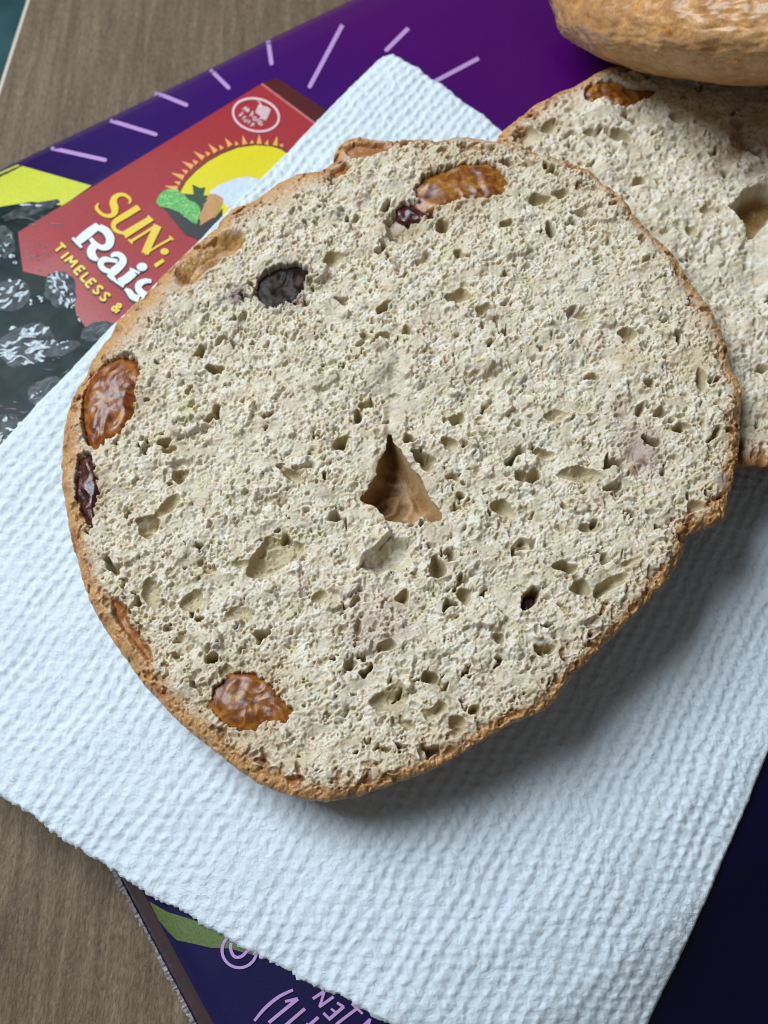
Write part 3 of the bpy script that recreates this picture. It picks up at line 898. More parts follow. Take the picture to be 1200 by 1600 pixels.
A1 = berry(42, 540, 46, 30, -0.35, 11, 1) + berry(92, 442, 20, 16, 0.7, 6, 2, (3, 7)) + berry(105, 468, 16, 12, 1.1, 5, 22, (3, 7)) + berry(18, 460, 30, 18, -0.6, 5, 3) + berry(48, 327, 46, 7, 0.0, 2, 4, (2, 4)) + \
     berry(4, 378, 14, 22, 0.3, 5, 5, (1.5, 4)) + berry(8, 672, 28, 20, -0.4, 5, 6) + berry(98, 540, 24, 5, -0.2, 2, 7, (2.5, 4.5)) + berry(20, 405, 14, 5, -0.2, 2, 8) + berry(56, 470, 14, 8, 1.2, 2, 9, (4, 7)) + \
     berry(60, 622, 26, 7, -0.6, 2, 20, (2, 4)) + berry(121, 500, 22, 3, 1.2, 1, 21, (2, 4))
A2 = berry(70, 612, 30, 20, -0.5, 6, 10, (1.5, 3)) + berry(152, 518, 26, 12, -0.4, 5, 11, (1.5, 3)) + berry(62, 400, 24, 20, 0.3, 5, 12, (1, 2.5)) + berry(20, 640, 26, 12, 0.2, 3, 14, (1, 2.5)) + berry(60, 345, 40, 10, 0.15, 3, 15, (1, 2.5)) + berry(95, 570, 30, 14, -0.3, 3, 16, (1, 2))
print_strokes('raisin_picture_soft_lights', A2, 0.026, FLECK2, lab)['kind'] = 'stuff'
print_strokes('raisin_picture_lights', A1, 0.030, FLECK, lab)['kind'] = 'stuff'

# print near the bottom edge
print_poly('green_band', [[(233, 1408), (262, 1425), (310, 1440), (420, 1465), (398, 1493), (360, 1482), (330, 1481), (300, 1474), (276, 1469), (262, 1455), (248, 1438)]], 0.012, GREENP, pouch)
ring = [(374 + 27 * math.cos(t), 1485 + 27 * math.sin(t), 4.6) for t in np.linspace(0, 2 * math.pi, 30)]
print_strokes('circled_letter', [ring, [(361, 1473, 5), (361, 1485, 5), (367, 1495, 5), (378, 1494, 5), (389, 1482, 5)]], 0.020, LILAC, pouch)
def c6(p): return crop(p, 300, 1440, 3.75)
nt = [[(365, 582, 16), (430, 505, 20), (510, 440, 20), (592, 400, 16)], [(450, 592, 20), (620, 452, 22)], [(545, 468, 16), (620, 452, 20)], [(520, 632, 20), (662, 510, 20)], [(500, 628, 18), (590, 700, 18)],
      [(650, 640, 20), (740, 560, 20)], [(668, 600, 16), (730, 620, 18), (700, 660, 16)],
      [(708, 452, 18), (775, 408, 18)], [(775, 410, 16), (748, 500, 16)], [(745, 500, 18), (830, 440, 18)],
      [(800, 575, 20), (890, 498, 20)], [(770, 535, 16), (812, 578, 16)], [(850, 475, 16), (890, 500, 16)], [(815, 510, 14), (845, 535, 14)],
      [(845, 602, 18), (968, 508, 18)], [(935, 480, 14), (1000, 540, 14)], [(960, 650, 16), (1045, 570, 16)], [(1045, 570, 14), (1010, 690, 14)]]
print_strokes('net_weight_lettering', [c6(s_) for s_ in nt], 0.020, LILAC, pouch)

# ---- paper towel
TP = np.array([on_plane([px], [py], 2.4)[0][:2] for px, py in ((607, 72), (-330, 1012), (985, 1776), (1412, 636))])
def towel_base(x, y):
    a, b = ab(x, y)
    ac = np.maximum(a, 0.9); bc = np.maximum(b, 1.6)
    X, Y = from_ab(ac, bc)
    z = pouch_z(*from_ab(ac, np.minimum(bc, 17.5))) + 0.10 - 0.035 * np.clip(bc - 16.0, 0, 9) ** 2
    z = z - 0.10 * np.clip(0.9 - a, 0, 3) ** 1.5
    z = np.maximum(z, pouch_z(x, y) + 0.10)
    return z + 0.07 * fbm(x * 0.42, y * 0.42, 501, 2)

def build_towel():
    nu, nv = 500, 600
    T, L, B, R = TP
    u = np.linspace(0, 1, nu); v = np.linspace(0, 1, nv)
    U, Vv = np.meshgrid(u, v)                            # u: T->R , v: T->L
    X = (T[0] * (1 - U) + R[0] * U) * (1 - Vv) + (L[0] * (1 - U) + B[0] * U) * Vv
    Y = (T[1] * (1 - U) + R[1] * U) * (1 - Vv) + (L[1] * (1 - U) + B[1] * U) * Vv
    lu = np.linalg.norm(R - T); lv = np.linalg.norm(L - T)
    su = U * lu; sv = Vv * lv
    # ragged outline, more so on the torn lower-left edge; the top corner is rounded
    du = np.minimum(su, lu - su); dv = np.minimum(sv, lv - sv)
    cen = np.array([X.mean(), Y.mean()])
    edge = np.exp(-np.minimum(du, dv) / 0.35)
    wob = 0.035 * fbm(X * 1.1, Y * 1.1, 511, 2) + 0.012 * perlin(X * 9, Y * 9, 513)
    torn = np.exp(-(lv - sv) / 0.25)
    wob = wob * (1 - 0.6 * torn) + torn * (0.03 * fbm(X * 1.5, Y * 1.5, 515, 3) + 0.02 * perlin(X * 16, Y * 16, 516))
    X = X + edge * wob * 1.5; Y = Y + edge * wob * 1.5
    rc = 0.45
    cx = np.clip(rc - su, 0, None); cy = np.clip(rc - sv, 0, None)
    rr = np.hypot(cx, cy); k = np.where(rr > rc, (rr - rc), 0)
    dirx = (TP[2] - T) / np.linalg.norm(TP[2] - T)
    X = X + dirx[0] * k * 1.0; Y = Y + dirx[1] * k * 1.0
    bow = 0.50 * np.sin(np.pi * U) * Vv ** 3
    dv_ = (L - T) / np.linalg.norm(L - T)
    X = X + dv_[0] * bow; Y = Y + dv_[1] * bow
    # embossing: staggered oblong pillows in rows
    wu = su + 0.06 * perlin(X * 1.3, Y * 1.3, 520) + 0.032 * perlin(X * 4.5, Y * 4.5, 521)
    wv = sv + 0.08 * perlin(X * 1.3, Y * 1.3, 522) + 0.05 * perlin(X * 4.5, Y * 4.5, 523)
    Pd = 0.195
    row = wu / Pd
    h = 0.5 + 0.5 * np.cos(2 * np.pi * row)
    st = 0.5 + 0.5 * np.cos(2 * np.pi * (wv / 0.245 + 0.5 * np.floor(row + 0.5)))
    em = h ** 1.2 * (0.25 + 0.75 * st)
    amp = 0.044 * (0.75 + 0.5 * fbm(X * 0.5, Y * 0.5, 530, 2))
    fib = 0.012 * perlin(X * 13, Y * 13, 531) + 0.008 * perlin(X * 25, Y * 25, 532) + 0.012 * fbm(X * 3, Y * 3, 533, 2) + 0.025 * fbm(X * 1.3, Y * 1.3, 535, 3)
    # the edge rolls over
    e = np.minimum(du, dv)
    roll = np.clip(1 - e / 0.07, 0, 1)
    Z = towel_base(X, Y) + amp * em * (1 - roll) + fib - 0.075 * (1 - np.sqrt(np.clip(1 - roll ** 2, 0, 1)))
    V = np.stack([X, Y, Z], -1).reshape(-1, 3)
    F = grid_faces(np.ones(X.shape, bool))
    # underside, one ply lower, joined to the top at the border
    V2 = V.copy(); V2[:, 2] = np.minimum(towel_base(X, Y).ravel() - 0.075, V[:, 2] - 0.001)
    idx = np.arange(X.size).reshape(X.shape)
    sub = V2.reshape(X.shape + (3,))[::20, ::20]
    Vb = sub.reshape(-1, 3); Fb = grid_faces(np.ones(sub.shape[:2], bool))[:, ::-1] + len(V)
    return np.concatenate([V, Vb]), np.concatenate([F, Fb])

def mat_towel():
    m, t, b = new_mat('paper')
    n = nd(t, 'ShaderNodeTexNoise', Scale=17.0, Detail=6.0, Roughness=0.7)
    t.links.new(coords(t), n.inputs['Vector'])
    r = ramp(t, n.outputs['Fac'], [(0.3, (0.69, 0.785, 0.85)), (0.7, (0.79, 0.865, 0.915))])
    t.links.new(r.outputs[0], b.inputs['Base Color'])
    b.inputs['Roughness'].default_value = 0.9; b.inputs['Specular IOR Level'].default_value = 0.15
    bump(t, b, n.outputs['Fac'], 0.9, 0.045)
    return m
PAPER = mat_towel()
tc = TP.mean(0)
towel = thing('paper_towel', (float(tc[0]), float(tc[1]), 2.3), 'folded white embossed paper towel under the cut bagel, on the purple pouch', 'paper towel')
tv, tf = build_towel()
mesh_obj('sheet', tv, tf, PAPER, towel)

# ================================================================== OBJECTS
# ---- main bagel half, cut face up
PLN = (4.0, 0.105, 0.04)
def face_xy(pts):
    p = np.array(pts, float)
    return on_plane(p[:, 0], p[:, 1], *PLN)[:, :2]
OUT = [(516, 240), (528, 215), (560, 204), (595, 212), (640, 208), (690, 212), (720, 207), (755, 214), (790, 218), (830, 226), (900, 248), (950, 280), (1000, 330), (1050, 385), (1090, 440), (1125, 492), (1148, 550), (1164, 610), (1167, 670),
       (1157, 735), (1143, 795), (1128, 812), (1100, 822), (1078, 832), (1074, 855), (1047, 903), (1000, 953), (950, 1003), (900, 1053), (860, 1102), (800, 1130), (740, 1165), (690, 1195), (620, 1222), (560, 1243), (500, 1251), (440, 1238), (390, 1216),
       (330, 1170), (280, 1130), (220, 1067), (180, 1012), (150, 966), (125, 912), (110, 860), (95, 800), (87, 720), (91, 660), (103, 615), (125, 570), (150, 520), (190, 470), (240, 415), (290, 370), (340, 325), (400, 285), (460, 262), (500, 252)]
MP = smooth_closed(face_xy(OUT), 464)
bagel = thing('bagel_half', (0.0, 0.0, 2.45), 'large raisin bagel half lying cut side up in the middle of the paper towel', 'bagel', 'bagel pieces')

cr = Crumb(MP, 0.0120, PLN, 11)
def fx(px, py): return face_xy([(px, py)])[0]
K = 0.0101
# bubbles the photograph shows, (x, y, half length, half width, turn, depth)
for px, py, rx, ry, an, dp in (
    (420, 878, 38, 24, 0.45, .26), (375, 880, 14, 9, 0, .10), (281, 746, 13, 13, 0, .16), (265, 790, 21, 15, 0.9, .18), (238, 822, 22, 14, 0.7, .20), (905, 741, 40, 11, -0.05, .13), (790, 793, 20, 12, -0.6, .20),
    (883, 885, 13, 10, -.2, .18), (910, 916, 13, 13, 0, .17), (947, 916, 22, 9, .6, .20), (532, 690, 11, 14, 0.2, .22), (640, 688, 7, 11, .9, .22), (655, 714, 9, 12, .8, .25), (668, 722, 9, 11, .8, .2), (332, 1030, 11, 7, 0, .22),
    (520, 402, 22, 15, .2, .18), (757, 484, 14, 9, .1, .15), (905, 492, 18, 8, -.4, .2), (985, 522, 15, 13, .6, .22), (1062, 668, 10, 8, .4, .30), (670, 1060, 13, 10, 0, .18), (846, 1016, 9, 8, 0, .16), (859, 1014, 9, 10, 0, .16),
    (600, 1095, 30, 16, .2, .09), (452, 741, 18, 9, -.5, .17), (852, 708, 17, 8, .0, .16), (838, 742, 12, 10, .5, .2), (718, 461, 18, 14, 0, .2), (685, 1108, 18, 10, .5, .15), (715, 1128, 12, 12, 0, .12), (740, 1107, 10, 8, .3, .15), (630, 932, 13, 10, .5, .15),
    (725, 930, 12, 14, 0, .16), (685, 890, 12, 16, .2, .2), (920, 825, 15, 8, 0, .16), (815, 745, 10, 12, 0, .14), (500, 930, 14, 9, .2, .14), (375, 958, 20, 12, .2, .10), (335, 575, 13, 10, -.3, .22), (313, 550, 9, 7, .3, .2), (296, 610, 7, 7, 0, .14), (330, 652, 9, 9, .1, .22),
    (265, 700, 11, 8, 0, .14), (880, 300, 14, 9, .2, .2), (845, 310, 16, 9, .1, .18), (690, 350, 12, 14, .4, .18), (860, 355, 10, 18, .3, .22), (980, 880, 14, 6, .4, .1), (1000, 640, 12, 6, 1.2, .1), (560, 650, 8, 14, .1, .2), (255, 690, 13, 7, 0.4, .13), (355, 1050, 9, 12, 0, .06),
    (600, 480, 12, 9, .3, .2), (460, 470, 9, 7, 0, .1), (235, 925, 18, 24, .2, .14), (300, 935, 20, 12, .4, .14), (780, 1000, 9, 9, 0, .12), (605, 1010, 12, 10, 0, .12), (545, 1040, 10, 8, .2, .14), (620, 615, 8, 6, 0, .12), (715, 655, 15, 11, .3, .18), (700, 690, 17, 10, -.4, .16),
    (790, 350, 10, 7, .1, .14), (1010, 600, 9, 7, 0, .12), (960, 760, 11, 7, 0, .12), (925, 590, 12, 8, 0, .12), (870, 650, 20, 10, 0, .10), (1095, 590, 7, 22, .1, .09)):
    c = fx(px, py); cr.bubble(c[0], c[1], rx * K, ry * K, an, dp * (2.0 if rx <= 13 else 1.2), 0.6, 0.7, 0.5)
# stains where a berry coloured the crumb
for px, py, R, col, k in ((1000, 700, 45, (.44, .31, .27), .7), (965, 640, 30, (.5, .36, .28), .5), (600, 965, 60, (.58, .44, .38), .55), (470, 925, 25, (.6, .5, .42), .4), (372, 462, 22, (.16, .11, .13), .8), (440, 445, 52, (.22, .15, .15), .75), (985, 560, 26, (.55, .34, .16), .4), (300, 640, 20, (.66, .6, .36), .5),
                          (560, 1000, 30, (.56, .44, .4), .4), (480, 250, 60, (.62, .48, .36), .5), (625, 350, 45, (.42, .31, .19), .6), (715, 290, 95, (.5, .34, .18), .55), (390, 1095, 85, (.5, .35, .19), .6), (180, 620, 80, (.5, .33, .2), .5), (140, 770, 50, (.42, .28, .2), .5), (140, 640, 40, (.5, .3, .2), .3), (990, 735, 10, (.25, .08, .03), .9), (1005, 720, 8, (.2, .08, .05), .8),
                          (215, 1010, 40, (.6, .45, .32), .5), (400, 1190, 60, (.62, .47, .34), .4), (1075, 560, 40, (.7, .56, .35), .5), (1110, 500, 30, (.62, .45, .28), .5)):
    c = fx(px, py); cr.stain(c[0], c[1], R * K, col, k)
# smooth seam above the hole and the strip along its right side
HOLE = face_xy([(608, 676), (617, 690), (650, 738), (672, 775), (690, 806), (678, 812), (660, 806), (648, 814), (625, 816), (606, 812), (600, 800), (585, 788), (562, 779), (576, 762), (590, 735), (600, 702)])
SEAM = face_xy([(585, 540), (640, 545), (640, 640), (628, 680), (608, 680), (590, 640)])
STRIP = face_xy([(612, 680), (640, 700), (700, 790), (722, 830), (695, 825), (688, 800), (650, 738)])
for PP, k in ((SEAM, .72), (STRIP, .8)):
    c = PP.mean(0); w = cr.win(c[0], c[1], np.abs(PP - c).max() + .1)
    d = sdist(cr.X[w], cr.Y[w], PP)
    m = sstep(-0.04, 0.16, d + 0.06 * fbm(cr.X[w] * 5, cr.Y[w] * 5, 93, 3)) * k
    cr.h[w] = cr.h[w] * (1 - m) + (cr.low[w] - 0.05 + 0.12 * cr.rough[w]) * m
    cr.col[w] = cr.col[w] * (1 - 0.5 * m[..., None]) + np.array([.68, .58, .45]) * 0.5 * m[..., None]
CRE = face_xy([(606, 678), (609, 640), (612, 600), (618, 560), (622, 562), (616, 602), (613, 642), (611, 678)])
c = CRE.mean(0); w = cr.win(c[0], c[1], .9); d = sdist(cr.X[w], cr.Y[w], CRE)
cr.h[w] -= 0.04 * np.exp(-(np.clip(-d, 0, None) / 0.07) ** 2)
for px, py, rx, ry in ((640, 687, 8, 12), (655, 713, 9, 12), (667, 728, 10, 13)):
    c = fx(px, py); cr.bubble(c[0], c[1], rx * K, ry * K, .7, .28)
# small flap below the hole and the fold it stands over
cr.pit(face_xy([(560, 885), (590, 862), (614, 838), (650, 845), (640, 880), (590, 900)]), 0.20, 0.12, 0.5)
cr.lift(face_xy([(548, 842), (575, 822), (603, 812), (613, 836), (590, 860), (562, 884), (553, 868)]), 0.20, 0.05)
# raised, torn ledges
rs = np.random.RandomState(8)
for _ in range(90):
    c = np.array([rs.uniform(-4.6, 5.0), rs.uniform(-4.8, 5.8)]); n = 8
    R0 = 0.07 + 0.22 * rs.rand() ** 2
    cr.lift(np.array([c + R0 * rs.uniform(.5, 1.3) * np.array([math.cos(t) * 1.3, math.sin(t)]) for t in np.linspace(0, 6.28, n, endpoint=False)]), rs.uniform(.04, .10), 0.04)

# rim band widths by direction
BW = [(90, 700, 66), (100, 600, 56), (150, 520, 80), (230, 420, 100), (320, 340, 95), (430, 275, 70), (520, 225, 46), (640, 208, 26), (780, 215, 22), (950, 280, 26), (1090, 440, 32), (1165, 610, 42), (1155, 740, 50), (1110, 820, 46), (1045, 900, 38), (900, 1050, 32), (740, 1165, 36), (560, 1242, 38), (440, 1235, 52), (330, 1170, 58), (220, 1065, 62), (150, 965, 56), (110, 860, 46)]
bc = face_xy([(620, 720)])[0]
bp = face_xy([(x, y) for x, y, _ in BW]) - bc
ang = np.arctan2(bp[:, 1], bp[:, 0]); o_ = np.argsort(ang)
aa = np.concatenate([ang[o_] - 2 * np.pi, ang[o_], ang[o_] + 2 * np.pi]); ww = np.tile(np.array([w for _, _, w in BW], float)[o_], 3) * K
bandw = np.interp(np.arctan2(cr.Y - bc[1], cr.X - bc[0]), aa, ww)
cr.rim(bandw, 200)
# golden hollow in the crust, upper left
HOL = face_xy([(272, 440), (275, 410), (300, 385), (340, 362), (375, 358), (386, 372), (372, 395), (335, 415), (300, 445)])
w, d = cr.pit(smooth_closed(HOL, 60), 0.30, 0.26, 0.1)
m = sstep(0.0, 0.12, d + 0.04 * fbm(cr.X[w] * 6, cr.Y[w] * 6, 61, 2))[..., None]
mm = sstep(-0.3, 0.5, fbm(cr.X[w] * 3, cr.Y[w] * 3, 62, 3))[..., None]
cr.col[w] = cr.col[w] * (1 - m) + (np.array([.56, .33, .13]) * (1 - mm) + np.array([.34, .16, .05]) * mm) * m
cr.crust[w] = np.maximum(cr.crust[w], m[..., 0])
# hollows along the lower-left crust
for pts in ([(165, 925), (190, 935), (205, 970), (235, 1010), (240, 1035), (222, 1030), (190, 990), (172, 960)], [(100, 825), (112, 815), (120, 840), (114, 862), (103, 856)], [(128, 870), (136, 872), (140, 900), (132, 905)],
            [(228, 1062), (240, 1060), (262, 1085), (250, 1092), (236, 1080)], [(530, 225), (560, 215), (600, 222), (612, 235), (570, 250), (545, 245)], [(515, 262), (540, 250), (552, 258), (540, 275), (520, 280)], [(620, 214), (655, 212), (655, 224), (625, 228)],
            [(880, 245), (905, 252), (930, 268), (915, 272), (888, 262)], [(435, 1212), (470, 1208), (480, 1220), (450, 1228)]):
    w, d = cr.pit(face_xy(pts), 0.16, 0.08, 0.1)
    m = sstep(0.0, 0.06, d)[..., None]
    cr.col[w] = cr.col[w] * (1 - m) + np.array([.38, .15, .04]) * m
    cr.crust[w] = np.maximum(cr.crust[w], m[..., 0])
# centre hole: the crumb is open there, and a brown skin lines the hollow under its lip
HP = smooth_closed(HOLE, 96)
hc = HP.mean(0); w = cr.win(hc[0], hc[1], 1.3)
d = sdist(cr.X[w], cr.Y[w], HP) + 0.075 * fbm(cr.X[w] * 3.5, cr.Y[w] * 3.5, 33, 3)
cr.open = np.zeros(cr.X.shape, bool); cr.open[w] = d > 0
lip = np.exp(-np.clip(-d, 0, None) / 0.08)
cr.h[w] = cr.h[w] * (1 - 0.6 * lip) + (cr.low[w] - 0.09) * 0.6 * lip
lp = (np.exp(-np.clip(-d, 0, None) / 0.08) * 0.6)[..., None]
cr.col[w] = cr.col[w] * (1 - lp) + np.array([.66, .52, .36]) * lp
def hole_lining():
    rows = []; cols = []
    prof = [(1.16, 0.16), (1.14, 0.24), (1.10, 0.36), (1.04, 0.50), (0.95, 0.62), (0.84, 0.68)] + [(k, 0.70) for k in np.linspace(0.76, 0.0, 16)]
    for k, dp in prof:
        q = hc + (HP - hc) * k
        wrk = 1 - 2.6 * np.abs(perlin(q[:, 0] * 2.4, q[:, 1] * 3.4, 301) + 0.35 * perlin(q[:, 0] * 6, q[:, 1] * 6, 302))
        f = min(1.0, max(0.0, (dp - 0.3) / 0.35))
        z = cr.z0(q[:, 0], q[:, 1]) - dp + f * (0.05 * np.clip(wrk, -0.4, 1) + 0.015 * fbm(q[:, 0] * 10, q[:, 1] * 10, 303, 3))
        rows.append(np.stack([q[:, 0], q[:, 1], z], 1))
        cc = np.array([.60, .42, .22]) * (1 - f) + (np.array([.30, .165, .065]) + np.array([.18, .13, .075]) * np.clip(wrk, 0, 1)[:, None]) * f
        cols.append(np.broadcast_to(cc, (len(q), 3)))
    n = len(HP); i = np.arange(n); j = (i + 1) % n
    F = np.concatenate([np.stack([k * n + i, k * n + j, (k + 1) * n + j, (k + 1) * n + i], 1) for k in range(len(rows) - 1)])
    return np.concatenate(rows), F, np.concatenate(cols)
v_, f_, c_ = hole_lining()
mesh_obj('hole_lining', v_, f_, DRYCRUST, bagel, c_)
# deep narrow hole with dark berry in it, right of centre
w, d = cr.pit(face_xy([(818, 925), (832, 914), (845, 920), (842, 938), (828, 952), (815, 956), (813, 940)]), 0.38, 0.05, 0.2, col=(.30, .16, .08))
w, d = cr.pit(face_xy([(598, 345), (612, 328), (640, 318), (662, 325), (665, 345), (655, 372), (625, 385), (606, 372)]), 0.20, 0.10, 0.9)

# berries
def grown(P, k):
    c = P.mean(0)
    return c + (P - c) * k
AMB = mat_raisin('amber_raisin', (0.07, 0.012, 0.003), (0.24, 0.075, 0.008), (0.42, 0.19, 0.028))
REDR = mat_raisin('red_amber_raisin', (0.07, 0.007, 0.004), (0.23, 0.062, 0.008), (0.42, 0.17, 0.02), 0.32, 0.1)
DRK = mat_raisin('dark_red_raisin', (0.02, 0.003, 0.003), (0.055, 0.010, 0.007), (0.11, 0.03, 0.02), 0.25)
BLK = mat_raisin('black_raisin', (0.006, 0.003, 0.002), (0.016, 0.008, 0.005), (0.045, 0.020, 0.010), 0.42, 0.0)
BLK.node_tree.nodes['Principled BSDF'].inputs['Specular IOR Level'].default_value = 0.15
RZ = [('r1', [(648, 300), (656, 280), (688, 264), (730, 252), (768, 253), (790, 272), (788, 298), (762, 308), (740, 310), (715, 314), (690, 322), (664, 324)], AMB, .16, .24, 'amber raisin in a hollow near the top edge'),
      ('r1b', [(618, 322), (640, 312), (668, 314), (680, 326), (676, 342), (655, 338), (630, 340)], DRK, .20, .2, None),
      ('r2', [(396, 452), (405, 430), (430, 414), (462, 410), (484, 416), (480, 440), (468, 460), (448, 474), (420, 480), (402, 468)], BLK, .25, .26, 'black raisin with pale crumbs stuck to it'),
      ('r3', [(125, 625), (130, 600), (146, 575), (172, 556), (206, 553), (218, 570), (214, 610), (206, 650), (190, 675), (165, 690), (148, 702), (134, 690), (126, 660)], REDR, .22, .34, 'large orange-red raisin in the left edge'),
      ('r4', [(116, 728), (122, 708), (140, 706), (150, 735), (152, 770), (146, 800), (144, 824), (132, 818), (124, 795), (114, 770)], DRK, .24, .28, 'dark red raisin in the left edge'),
      ('r5', [(328, 1095), (338, 1070), (362, 1052), (392, 1050), (420, 1066), (440, 1090), (456, 1110), (444, 1128), (415, 1126), (390, 1140), (360, 1135), (336, 1118)], AMB, .18, .28, 'amber raisin near the lower left edge'),
      ('r6', [(820, 932), (833, 924), (840, 936), (828, 950), (818, 948)], DRK, .34, .14, None)]
for key, pts, mt, dip, th, lb in RZ:
    pp = face_xy(pts)
    if key != 'r6':
        cr.pit(smooth_closed(pp, 60), dip + th * 0.5 + 0.07, 0.09, 0.12, jag=0.055)
def ztop(x, y): return cr.z0(x, y) + 0.03
def rimdrop(x, y):
    # how much the rim has rounded down at a place
    bw = np.interp(np.arctan2(y - bc[1], x - bc[0]), aa, ww)
    d = np.clip(sdist(x, y, MP) / bw, 0, 1)
    return (0.07 + 0.50 * bw) * (1 - np.sqrt(np.clip(1 - (1 - d) ** 2, 0, 1)))
for i, (key, pts, mt, dip, th, lb) in enumerate(RZ):
    raisin('raisin', grown(face_xy(pts), 1.12 if key not in ('r3', 'r4', 'r6') else 1.03), lambda x, y: ztop(x, y) - 0.6 * rimdrop(x, y), mt, bagel, 600 + i * 13, th, 0.028, dip + 0.02, lb)

rimpart = cr.build(bagel)
bwP = np.interp(np.arctan2(MP[:, 1] - bc[1], MP[:, 0] - bc[0]), aa, ww)
RIGHT = sstep(1.0, 5.0, MP[:, 0] * 0.8 + MP[:, 1] * 0.35)

# ---- second half, to the right, under the first
PL2 = (4.08, 0.0, 0.015)
def face2(pts):
    p = np.array(pts, float)
    return on_plane(p[:, 0], p[:, 1], *PL2)[:, :2]
O2 = [(776, 214), (790, 190), (820, 163), (880, 130), (950, 97), (985, 90), (1060, 70), (1160, 55), (1300, 75), (1440, 140), (1560, 260), (1600, 380), (1570, 510), (1480, 620), (1370, 690), (1250, 722), (1180, 722), (1140, 716), (1060, 690), (950, 620), (860, 500), (800, 380), (778, 280)]
MP2 = smooth_closed(face2(O2), 400)
def floor_main(x, y):
    z = towel_base(x, y)
    under = sdist(x, y, MP2) > -0.15
    return np.where(under, np.maximum(z, 4.15), z)
shell = under_shell(MP, PLN, 0.07 + 0.50 * bwP, 1.75 - 1.05 * RIGHT, floor_main, 700)
v_, f_, c_ = merge(rimpart, shell)
mesh_obj('crust', v_, f_, CRUST, bagel, c_)

b2c = MP2.mean(0)
bagel2 = thing('bagel_half', (float(b2c[0]), float(b2c[1]), 2.45), 'raisin bagel half partly hidden under the right edge of the large bagel half', 'bagel', 'bagel pieces')
c2_ = Crumb(MP2, 0.017, PL2, 57, 1.0, 0.6)
def f2(px, py): return face2([(px, py)])[0]
for px, py, rx, ry, an, dp in ((820, 212, 22, 20, .3, .16), (862, 195, 18, 14, .3, .13), (970, 213, 22, 10, -.3, .16), (925, 207, 12, 8, 0, .12), (1000, 280, 12, 10, .4, .16), (1105, 330, 14, 10, .2, .1), (1080, 360, 10, 10, .2, .12), (1060, 185, 18, 12, .1, .12), (1150, 190, 12, 10, 0, .12)):
    c = f2(px, py); c2_.bubble(c[0], c[1], rx * .0112, ry * .0118, an, dp * 1.4, .3, .6)
for px, py, R, col, k in ((1155, 222, 26, (.24, .11, .04), .9), (1125, 235, 26, (.5, .36, .24), .5), (1090, 215, 20, (.56, .42, .28), .5), (880, 120, 60, (.62, .45, .3), .5)):
    c = f2(px, py); c2_.stain(c[0], c[1], R * .0115, col, k)
c2_.rim(np.full(c2_.X.shape, 0.36), 240)
H2 = face2([(1128, 318), (1140, 322), (1160, 300), (1185, 288), (1215, 290), (1230, 310), (1205, 345), (1172, 376), (1160, 355), (1146, 335)])
w, d = c2_.pit(smooth_closed(H2, 80), 0.55, 0.14, 0.3)
m = sstep(0.04, 0.12, d)[..., None]
c2_.h[w] += m[..., 0] * 0.05 * fbm(c2_.X[w] * 4, c2_.Y[w] * 4, 305, 3)
c2_.col[w] = c2_.col[w] * (1 - m) + np.array([.36, .22, .085]) * m
c2_.crust[w] = np.maximum(c2_.crust[w], m[..., 0])
# the lip that closes the hole from the right
FO = face2([(1172, 378), (1200, 345), (1260, 330), (1260, 460), (1215, 470), (1180, 430)])
c = FO.mean(0); w = c2_.win(c[0], c[1], np.abs(FO - c).max() + .1)
m = sstep(-0.03, 0.2, sdist(c2_.X[w], c2_.Y[w], FO) + 0.05 * fbm(c2_.X[w] * 4, c2_.Y[w] * 4, 94, 3)) * 0.8
c2_.h[w] = c2_.h[w] * (1 - m) + (c2_.low[w] + 0.12 * c2_.rough[w]) * m
c2_.lift(face2([(1178, 376), (1215, 340), (1300, 330), (1400, 420), (1350, 520), (1220, 520), (1180, 440)]), 0.13, 0.25)
R2 = face2([(912, 150), (918, 134), (940, 124), (965, 124), (990, 136), (1024, 138), (1018, 150), (990, 160), (970, 168), (945, 156), (925, 158)])
c2_.pit(smooth_closed(R2, 60), 0.38, 0.06, 0.2)
raisin('raisin', R2.mean(0) + (R2 - R2.mean(0)) * 1.12, lambda x, y: c2_.z0(x, y) + 0.03, AMB, bagel2, 650, .24, .05, .20)
rim2 = c2_.build(bagel2)
sh2 = under_shell(MP2, PL2, np.full(len(MP2), 0.07 + 0.50 * 0.36), 1.7, towel_base, 720)
v_, f_, c_ = merge(rim2, sh2)
mesh_obj('crust', v_, f_, CRUST, bagel2, c_)

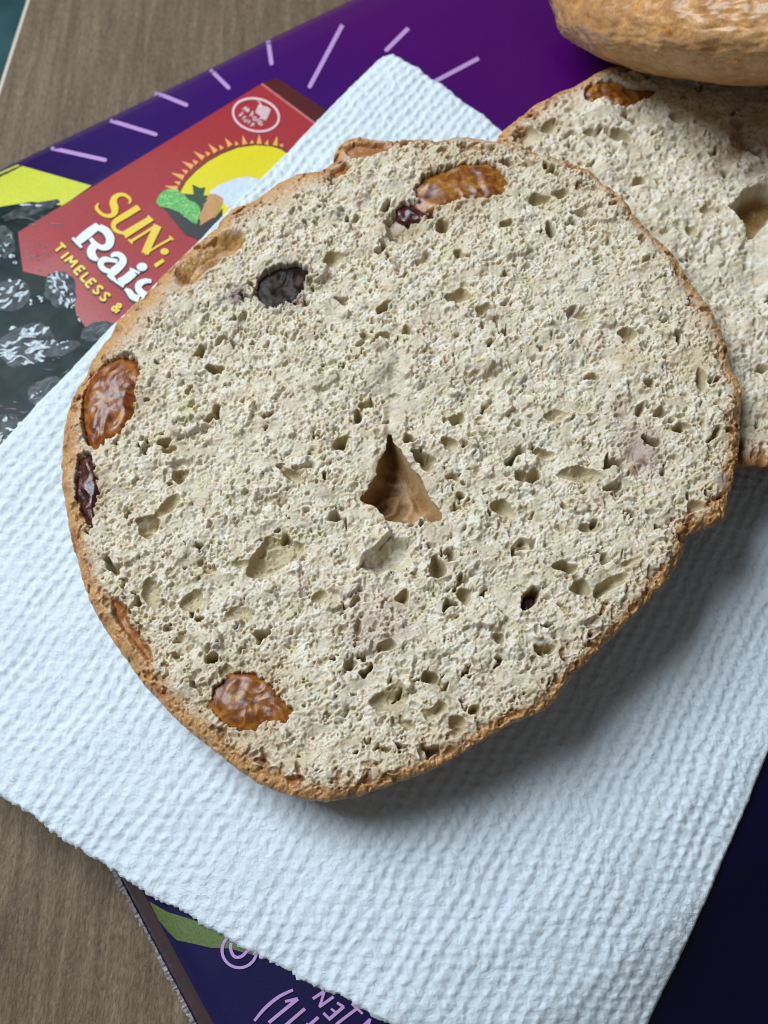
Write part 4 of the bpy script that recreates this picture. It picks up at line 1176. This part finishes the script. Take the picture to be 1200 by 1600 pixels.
# ---- third piece: crust side up, leaning on the far edge of the second
def whole_bagel():
    n, m = 640, 260
    th = np.linspace(0, 2 * np.pi, n, endpoint=False); ph = np.linspace(-np.pi / 2, np.pi / 2, m)
    T, Ph = np.meshgrid(th, ph)
    R = 5.25; H = 1.62
    x = R * np.cos(Ph) * np.cos(T); y = R * np.cos(Ph) * np.sin(T); z = H * np.sin(Ph)
    rr = np.hypot(x, y)
    z = z - np.sign(z) * 1.0 * np.exp(-(rr / 0.9) ** 2)        # dimple of the hole
    z = z + 0.25 * np.exp(-((rr - 3.0) / 1.4) ** 2) * (z > 0)
    wz = np.clip(np.abs(z) / H, 0, 1) ** 2
    arc = T * R
    def skin(f, sd_, o, fz=1.0):
        return wz * fbm(x * f + 7, y * f, sd_, o) + (1 - wz) * fbm(arc * f, z * f * fz + 0.2 * y * f, sd_ + 40, o)
    w = skin(0.9, 801, 4); w2 = skin(3.2, 805, 4); w3 = 1 - 2 * np.abs(skin(1.9, 809, 3, 1.8)); w4 = 1 - 2 * np.abs(skin(2.4, 815, 4, 2.6)); w5 = skin(8.5, 821, 3, 1.4); w6 = skin(17, 825, 2)
    k = 0.12 * w + 0.05 * w2 + 0.015 * w3 + 0.015 * w4 + 0.014 * w5 + 0.008 * w6
    L = np.sqrt(x * x + y * y + (z * 2) ** 2) + 1e-6
    V = np.stack([x * (1 + k / L), y * (1 + k / L), z + 0.5 * k * np.clip(z / 0.3, -1, 1)], -1)
    s1 = sstep(-0.2, 0.5, w + 0.5 * w2)[..., None]; s2 = sstep(0.05, 0.45, w2 + 0.4 * w3 + 0.4 * w5)[..., None]
    col = np.array([.60, .275, .070]) * (1 - s1) + np.array([.40, .135, .022]) * s1
    pale = np.array([.66, .46, .25])
    s3 = (np.clip(sstep(0.1, 0.8, w4) * 0.7 + 0.5 * sstep(0.2, 0.7, w3), 0, 1) * sstep(1.5, -0.5, z))[..., None] * 0.5
    col = col * (1 - 0.6 * s2) + np.array([.27, .085, .018]) * 0.6 * s2
    col = col * (1 - s3) + pale * s3
    idx = np.arange(n * m).reshape(m, n)
    i = np.arange(n); j = (i + 1) % n
    F = np.concatenate([np.stack([idx[k_, i], idx[k_, j], idx[k_ + 1, j], idx[k_ + 1, i]], 1) for k_ in range(m - 1)])
    return V.reshape(-1, 3), F, col.reshape(-1, 3)
V3, F3, C3 = whole_bagel()
ctr = on_plane([1298], [-56], 4.9)[0]
vd = ctr - CAM; vd /= np.linalg.norm(vd)
# axis 80 degrees off the line of sight: leaning back from the viewer
rt = np.cross(vd, UY); rt /= np.linalg.norm(rt); up = np.cross(rt, vd)
rt, up = rt * math.cos(0.10) - up * math.sin(0.10), up * math.cos(0.10) + rt * math.sin(0.10)
be = math.radians(80)
axis = -vd * math.cos(be) + up * math.sin(be)
e2_ = rt; e3_ = np.cross(axis, e2_)
Rm = np.stack([e2_, e3_, axis], 0)
P3 = V3 @ Rm + ctr
third = thing('bagel', (float(ctr[0]), float(ctr[1]), float(P3[:, 2].min())), 'golden crusted bagel piece, crust side up, in the top right corner', 'bagel', 'bagel pieces')
mesh_obj('crust', P3, F3, SHINY, third, C3)
